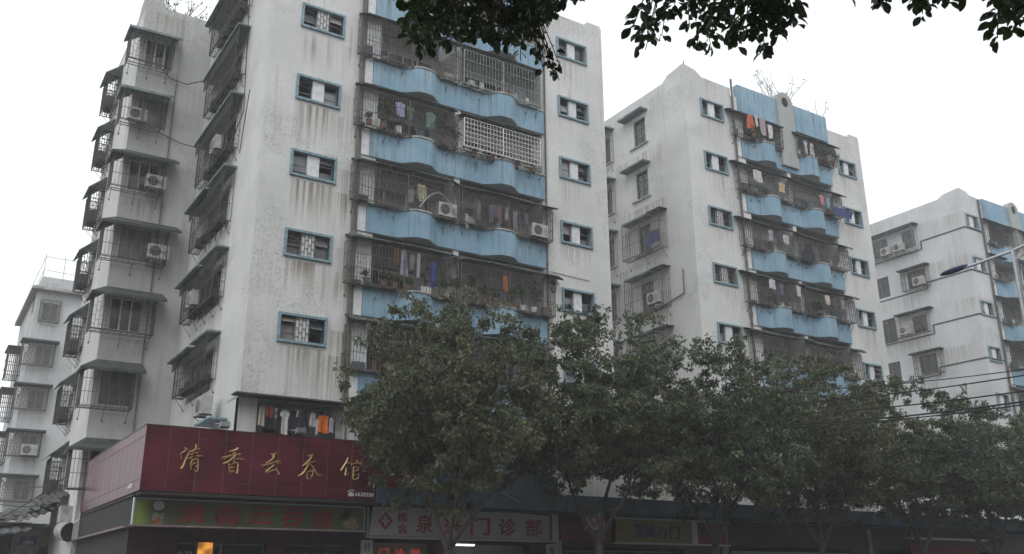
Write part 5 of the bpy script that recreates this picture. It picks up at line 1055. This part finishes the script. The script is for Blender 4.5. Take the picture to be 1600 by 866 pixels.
# ================================================================ OVERHANGING TREE
ot = thing('overhanging_tree', 'dark glossy leaves of a tree overhanging from above along the top edge', 'tree', (-1.4, -1.6, .12))
TW = {'A':[(2.05,3.94,5.06),(1.96,3.98,5.09),(2.7,3.82,5.13),(1.93,3.63,4.74),(2.56,3.55,4.92),(2.93,4.49,5.04),(2.82,3.76,5.28),(2.42,3.61,4.6),(2.62,4.38,5.61),(2.37,4.09,4.77),(2.26,4.55,5.32),(1.96,4.29,5.32),(2.24,4.19,4.85),(1.97,3.87,4.68),(2.45,3.74,4.92),(2.72,3.9,5.08),(2.41,3.71,4.92),(1.86,3.71,4.5),(2.64,3.36,5.01),(2.34,4.78,5.4),(1.91,3.47,4.77),(2.12,4.22,4.57),(2.45,4.56,5.65),(2.04,3.51,4.68),(2.03,4.4,5.28),(2.25,4.64,5.11),(2.33,3.88,4.99),(1.84,4.01,4.71),(2.19,3.61,4.97),(1.98,3.8,4.84),(2.41,3.22,4.7),(2.98,3.89,5.15),(2.92,4.04,5.02),(2.91,4.31,5.46),(3.18,4.06,5.64),(2.3,3.43,4.87),(2.81,4.29,5.07),(2.44,3.17,4.61),(3.05,3.96,5.6),(2.32,4.78,4.9),(2.91,3.87,5.27),(2.77,3.91,4.94),(2.4,3.71,5.01),(2.38,3.38,4.44),(1.99,4.2,4.75),(2.52,3.53,4.78),(2.03,4.28,5.27),(2.92,4.1,5.57),(2.31,4.56,5.35),(2.05,4.11,5.13),(2.58,4.66,5.23),(2.42,3.53,5.05),(2.67,4.28,5.11),(2.99,4.06,5.25),(2.55,3.8,4.66),(3.21,4.22,5.29),(2.75,3.87,4.76),(2.09,4.23,4.57),(2.25,3.38,4.74),(2.27,4.01,4.71),(2.43,3.72,5.08),(2.95,3.81,5.26),(1.95,3.56,4.58),(2.14,4.31,4.83),(2.22,4.58,4.93),(3.01,4.32,5.11),(2.44,3.58,4.78),(2.65,4.81,5.25),(2.77,3.67,4.87),(2.67,3.68,4.96),(1.92,4.27,5.14),(2.29,4.64,5.67),(1.94,3.94,4.88),(3.01,4.48,5.28),(1.85,3.9,5.02),(2.25,4.66,5.67),(2.75,4.37,4.96),(2.48,3.38,4.51),(2.31,4.39,5.14),(2.51,4.32,5.6),(2.77,3.81,5.13),(2.29,3.82,4.47),(3.16,4.09,5.3),(2.55,3.95,5.35),(2.87,4.31,5.41),(2.8,4.29,5.33),(2.09,4.41,4.73),(2.37,3.8,4.61),(2.22,4.38,5.46),(1.79,3.91,4.58),(2.31,4.27,5.07),(2.11,4.61,5.18),(2.93,3.95,5.22),(2.55,3.2,4.72),(2.27,3.74,5.01),(2.39,4.41,4.99),(1.91,3.79,4.32),(2.45,3.46,4.83),(1.86,4.07,4.84),(2.33,4.67,5.53),(2.99,4.39,5.08),(1.79,3.76,4.75),(2.5,4.15,4.9),(2.04,3.9,4.57),(2.4,4.75,5.45),(1.89,3.7,4.91),(2.2,3.85,5.03),(2.37,3.98,4.95),(2.41,3.48,4.6),(2.5,4.05,5.23),(2.77,4.3,5.03),(2.13,3.96,4.77),(2.42,3.68,4.98),(2.99,4.46,5.26),(2.21,4.19,5.05),(2.74,4.39,5.34),(2.95,3.94,5.46),(2.43,3.76,4.66),(2.04,3.98,4.71),(1.78,3.8,4.55),(1.74,3.9,5.01),(2.2,3.58,4.58),(2.76,4.2,4.89),(2.63,4.3,5.04),(2.02,4.2,4.55),(2.78,4.39,5.56),(3.07,4.56,5.13),(2.26,4.01,4.62),(2.32,4.65,5.65),(2.71,3.45,4.72),(2.33,3.96,4.55),(2.15,4.68,5.71),(2.79,3.54,4.86),(2.75,3.92,4.84),(3.08,3.99,5.15),(2.19,3.84,5.07),(2.21,4.56,5.14),(2.58,4.71,5.12),(2.89,4.55,5.19),(2.26,4.04,4.88),(2.33,4.38,4.79),(1.99,3.94,4.5),(1.88,3.53,4.76),(1.85,3.71,4.92),(2.61,4.71,5.07),(2.13,3.74,4.86),(2.15,3.55,4.58),(2.9,4.26,5.25),(2.51,3.28,4.81),(2.91,4.01,5.4),(2.68,3.95,5.02),(1.76,3.75,4.62),(2.79,4.37,5.45),(1.99,4.44,5.04),(2.66,3.66,4.77),(2.8,4.59,5.33),(2.04,4.32,5.02),(2.26,3.9,4.85),(2.24,4.6,5.15),(2.8,4.3,5.14),(2.25,4.8,5.05),(1.99,3.72,4.29),(2.7,4.68,5.34),(3.11,4.36,5.24),(2.41,3.72,4.74),(2.34,3.81,4.91),(2.24,4.2,4.75),(2.79,4.53,5.11),(2.54,4.45,5.11),(2.32,4.17,5.2),(2.26,3.78,4.98),(2.34,4.16,5.05),(2.87,4.32,5.29),(2.45,3.71,4.6),(1.98,3.99,4.63),(2.72,3.66,5.22),(2.39,3.45,4.79),(2.9,3.64,5.25),(2.3,3.66,4.32),(2.55,4.45,5.4),(2.82,3.55,5.01),(2.46,3.55,4.82),(2.23,4.59,4.87),(2.66,3.68,5.17),(2.48,3.89,4.58),(2.87,4.04,5.44),(2.22,3.88,4.47),(2.03,3.73,4.95),(2.38,3.63,4.74),(2.33,3.98,4.95),(2.22,3.57,4.67),(1.94,3.71,4.71),(2.38,3.27,4.84),(2.4,4.67,5.6),(2.06,4.59,5.36),(2.38,3.74,4.42),(2.16,3.49,4.81),(2.53,3.72,4.99),(2.56,3.26,4.66),(2.86,4.52,5.39),(2.84,4.66,5.16),(2.46,3.98,4.63),(2.46,3.14,4.68),(1.88,3.76,4.67),(2.07,4.45,4.88),(2.39,4.21,4.76),(2.41,4.3,5.54),(2.19,3.63,4.3),(2.85,3.69,5.04),(2.38,4.0,4.87),(2.41,4.43,5.45),(1.91,3.9,4.9),(2.43,3.82,4.57),(1.94,4.07,4.6),(2.15,4.17,4.72),(2.51,4.02,5.05),(2.02,3.63,4.81),(2.25,3.39,4.67),(1.95,4.38,5.31),(2.29,3.95,4.7)],'B':[(2.74,2.89,4.47),(3.64,3.07,4.42),(3.3,3.31,4.92),(2.84,2.68,4.15),(3.12,2.56,4.3),(2.97,2.75,4.57),(2.95,2.89,4.43),(3.26,2.96,4.65),(2.74,3.01,4.55),(3.19,3.01,4.62),(3.44,2.82,4.69),(2.66,2.57,4.48),(2.64,2.97,4.41),(3.24,2.94,4.3),(3.04,2.53,4.37),(3.18,2.57,4.23),(2.94,2.64,4.55),(3.34,3.24,4.62),(3.39,2.68,4.67),(3.5,2.85,4.86),(3.02,3.13,4.46),(3.16,3.4,5.0),(2.99,3.1,4.69),(3.03,2.49,4.17),(3.49,3.33,4.56),(3.12,3.45,4.88),(3.1,2.61,4.17),(3.15,2.91,4.54),(3.28,3.0,4.96),(3.13,2.94,4.77),(3.01,2.97,4.79),(3.48,3.1,4.93),(3.26,2.86,4.93),(2.84,3.18,4.72),(3.33,2.66,4.68),(2.89,3.2,4.35),(3.16,2.69,4.73),(3.12,2.92,4.89),(3.47,2.59,4.77),(3.44,3.07,4.71),(3.1,2.94,4.85),(3.47,2.75,4.61),(3.46,2.56,4.81),(3.12,2.41,4.15),(3.21,2.69,4.35),(2.99,3.33,4.93),(3.27,3.06,4.57),(3.32,3.26,4.47),(2.55,2.92,4.13),(3.67,2.93,4.86),(3.18,3.4,4.56),(2.99,2.61,4.53),(3.3,2.64,4.71),(3.05,3.4,4.42),(2.99,2.61,4.11),(3.35,2.72,4.25),(3.29,2.7,4.32),(3.09,2.9,4.63),(3.35,2.64,4.33),(3.23,3.43,4.74),(3.01,2.55,4.14),(3.21,2.89,4.22),(3.1,2.93,4.28),(3.04,2.46,4.58),(2.79,2.47,4.38),(3.38,2.98,4.53),(3.11,3.09,4.98),(2.99,3.12,4.95),(3.05,2.61,4.11),(3.25,2.72,4.62),(3.15,2.68,4.46),(3.7,2.99,4.56),(2.71,3.07,4.15),(3.3,3.3,4.6),(3.3,2.87,4.49),(3.07,2.69,4.56),(3.05,2.55,4.64),(3.25,2.53,4.17),(3.09,2.87,4.74),(2.94,3.28,4.78),(3.6,3.27,4.61),(3.23,3.21,4.73),(2.89,2.78,4.59),(3.08,3.29,5.17),(3.2,2.99,4.66),(2.99,2.54,4.17),(2.86,2.53,4.28),(2.65,2.75,4.26),(2.83,3.12,4.45),(2.94,3.2,4.83),(3.03,3.27,4.72),(3.69,2.94,4.66),(3.08,2.89,4.77),(2.86,2.68,4.65),(3.18,2.39,4.55),(2.84,2.81,4.57),(3.03,2.77,4.27),(3.51,3.21,4.76),(3.33,2.73,4.45),(2.92,2.86,4.72)],'C':[(3.34,2.3,4.24),(3.45,2.3,4.37),(3.45,2.37,4.38),(3.48,2.3,4.46),(3.3,2.31,4.27),(3.38,2.21,4.39)],'D':[(3.62,1.89,4.08),(3.75,2.27,4.54),(3.85,2.05,4.42),(3.96,2.07,4.48),(3.56,1.94,4.39),(3.64,2.15,4.45),(3.94,2.3,4.34),(3.85,1.98,4.54),(3.5,2.12,4.28),(3.58,1.97,4.33),(3.74,2.39,4.36),(3.74,2.26,4.72),(3.46,1.82,4.28),(3.82,1.92,4.51),(3.74,2.02,4.33),(3.81,2.37,4.46),(3.57,2.1,4.15),(3.68,2.02,4.14),(3.58,1.82,4.14),(3.47,2.16,4.41),(3.61,2.21,4.41),(3.59,1.82,4.32),(3.4,2.01,4.4),(3.35,2.03,4.12),(3.61,2.09,4.15),(3.58,2.12,4.51),(3.56,2.28,4.26),(3.71,1.92,4.39),(3.69,2.04,4.49),(3.64,2.14,4.27),(3.56,1.98,4.2),(3.91,1.99,4.46),(3.79,2.07,4.27),(3.84,2.21,4.5)],'E':[(3.8,1.81,3.93),(3.65,1.53,4.1),(3.43,1.42,4.01),(3.87,1.68,4.23),(3.54,1.66,3.88),(3.58,1.56,4.12),(3.4,1.66,3.83),(3.71,1.7,3.88),(3.7,1.77,3.94),(3.21,1.4,3.92),(3.62,1.54,4.14),(3.42,1.68,3.79),(3.84,1.73,4.1),(3.63,1.72,4.19),(3.92,1.67,4.19),(3.64,1.81,3.83),(3.69,1.53,4.0),(3.56,1.67,3.95),(3.5,1.54,4.02),(3.98,1.8,4.0),(3.53,1.61,3.85),(3.66,1.66,4.24),(3.39,1.58,3.95),(3.61,1.65,4.15),(3.6,1.57,4.18),(3.86,1.66,3.92),(3.61,1.71,4.27),(3.58,1.66,4.11)],'S':[(2.63,3.91,4.62),(2.67,3.92,4.57),(2.72,3.92,4.53),(2.76,3.92,4.49),(2.8,3.93,4.45),(2.74,3.95,4.47),(2.8,3.88,4.51),(2.77,3.87,4.55),(2.61,4.0,4.52),(2.83,3.92,4.42),(2.71,3.94,4.51)]}
rg = random.Random(31); br_ = MB(); 
trunk = [Vector((-1.4, -1.6, .12)), Vector((-1.3, -1.5, 2.2)), Vector((-1.2, -1.3, 4.4)), Vector((-.6, -.6, 6.0)), Vector((.6, .6, 7.0))]
for a, b, r_ in zip(trunk[:-1], trunk[1:], (.2, .17, .14, .11)): br_.bar(a, b, r_, 10, r_-.03)
leafF = []; leaves = []
def leaf_verts(p, a, nrm, L, W_):
    s_ = a.cross(nrm).normalized(); n_ = s_.cross(a).normalized(); out = []
    prof = ((0, .0, 0), (.2, .55, .02), (.45, .95, .03), (.7, .9, .02), (.88, .5, -.01), (1, 0, -.06))
    for t, w_, h in prof:
        c = p+a*L*t+n_*L*(h-.05*t*t); out.append((c-s_*W_*w_+n_*W_*w_*.35, c, c+s_*W_*w_+n_*W_*w_*.35))
    return out
for nm, pts in TW.items():
    cen = sum((Vector(p) for p in pts), Vector())/len(pts); hub = cen+Vector((0, -.2, 1.1))
    if nm == 'S': hub = Vector(TW['S'][0])+Vector((-.05, 0, .35))
    else: br_.tube([trunk[-1], trunk[-1].lerp(hub, .5)+Vector((0, 0, .25)), hub], .045, 7)
    subs = [hub] if nm == 'S' else [hub.lerp(Vector(p), .55)+Vector((0, 0, .12)) for p in rg.sample(pts, max(2, len(pts)//9))]
    if nm != 'S':
        for s_ in subs: br_.bar(hub, s_, .018, 5, .009)
    for p in pts:
        p = Vector(p); s0 = min(subs, key=lambda q: (q-p).length); mid = s0.lerp(p, .5)+Vector((0, 0, .04)); br_.bar(s0, mid, .006, 4, .0045); br_.bar(mid, p, .0045, 4, .003)
        d0 = (p-mid).normalized(); k = rg.randint(4, 6) if nm == 'S' else rg.randint(12, 18)
        for j in range(k):
            az = 2.4*j+rg.uniform(-.4, .4); o_ = d0.orthogonal().normalized(); o2 = d0.cross(o_); side = o_*math.cos(az)+o2*math.sin(az)
            a = (side*rg.uniform(.6, 1.1)+d0*rg.uniform(.2, .9)+Vector((0, 0, -.12))).normalized(); st = p-d0*rg.uniform(0, .16)
            nrm = Vector((rg.gauss(0, .5), rg.gauss(0, .5), 1)).normalized(); L = rg.uniform(.045, .074)*(.9 if nm == 'S' else 1)
            leaves.append((st, leaf_verts(st+a*.015, a, nrm, L, L*.31)))
br_.build('branch', M['bark'], ot)
def leafmesh(items, name, kind=None):
    mb = MB()
    for _, rows_ in items:
        b = len(mb.v)
        for r_ in rows_: mb.v += [tuple(q) for q in r_]
        for i in range(len(rows_)-1):
            a = b+3*i; mb.f += [[a, a+1, a+4, a+3], [a+1, a+2, a+5, a+4]]
    return mb.build(name, M['leafdark'], ot, kind=kind)
def in_view(p):
    q = Vector(p)-Vector((0, 0, 1.6)); z = q.dot(fw); return z > 0 and abs(q.dot(rt)/z) < .55 and -.2 < q.dot(up)/z < .297
lv = [l for l in leaves if in_view(l[0])]; rest = [l for l in leaves if not in_view(l[0])]
lv.sort(key=lambda l: l[0].length)
for l in lv[:300]: leafmesh([l], 'leaf')
leafmesh(lv[300:]+rest, 'foliage', 'stuff')
# a dense unseen part of the same crown carries on overhead
cr = []
for _ in range(2600):
    p = Vector((rg.gauss(3.4, 1.7), rg.gauss(2.2, 1.3), rg.gauss(7.4, .7)))
    q = p-Vector((0, 0, 1.6)); z = q.dot(fw)
    if z > .2 and q.dot(up)/z < .31: continue
    a = Vector((rg.gauss(0, 1), rg.gauss(0, 1), rg.gauss(-.3, .7))).normalized(); cr.append((p, leaf_verts(p, a, Vector((rg.gauss(0, .6), rg.gauss(0, .6), 1)).normalized(), rg.uniform(.09, .15), .03)))
leafmesh(cr, 'upper_foliage', 'stuff')

# ================================================================ HAZE
hz = MB(); hz.box(FRONT(0), -60, 140, -110, 26, -1.1, 32); hn = bpy.data.materials.new('haze'); hn.use_nodes = True; hn.node_tree.nodes.clear()
vo = hn.node_tree.nodes.new('ShaderNodeVolumePrincipled'); vo.inputs['Density'].default_value = .0018; vo.inputs['Color'].default_value = (.93, .95, .97, 1); vo.inputs['Anisotropy'].default_value = .2
mo = hn.node_tree.nodes.new('ShaderNodeOutputMaterial'); hn.node_tree.links.new(vo.outputs[0], mo.inputs['Volume'])
hz.build('haze', hn, kind='stuff')
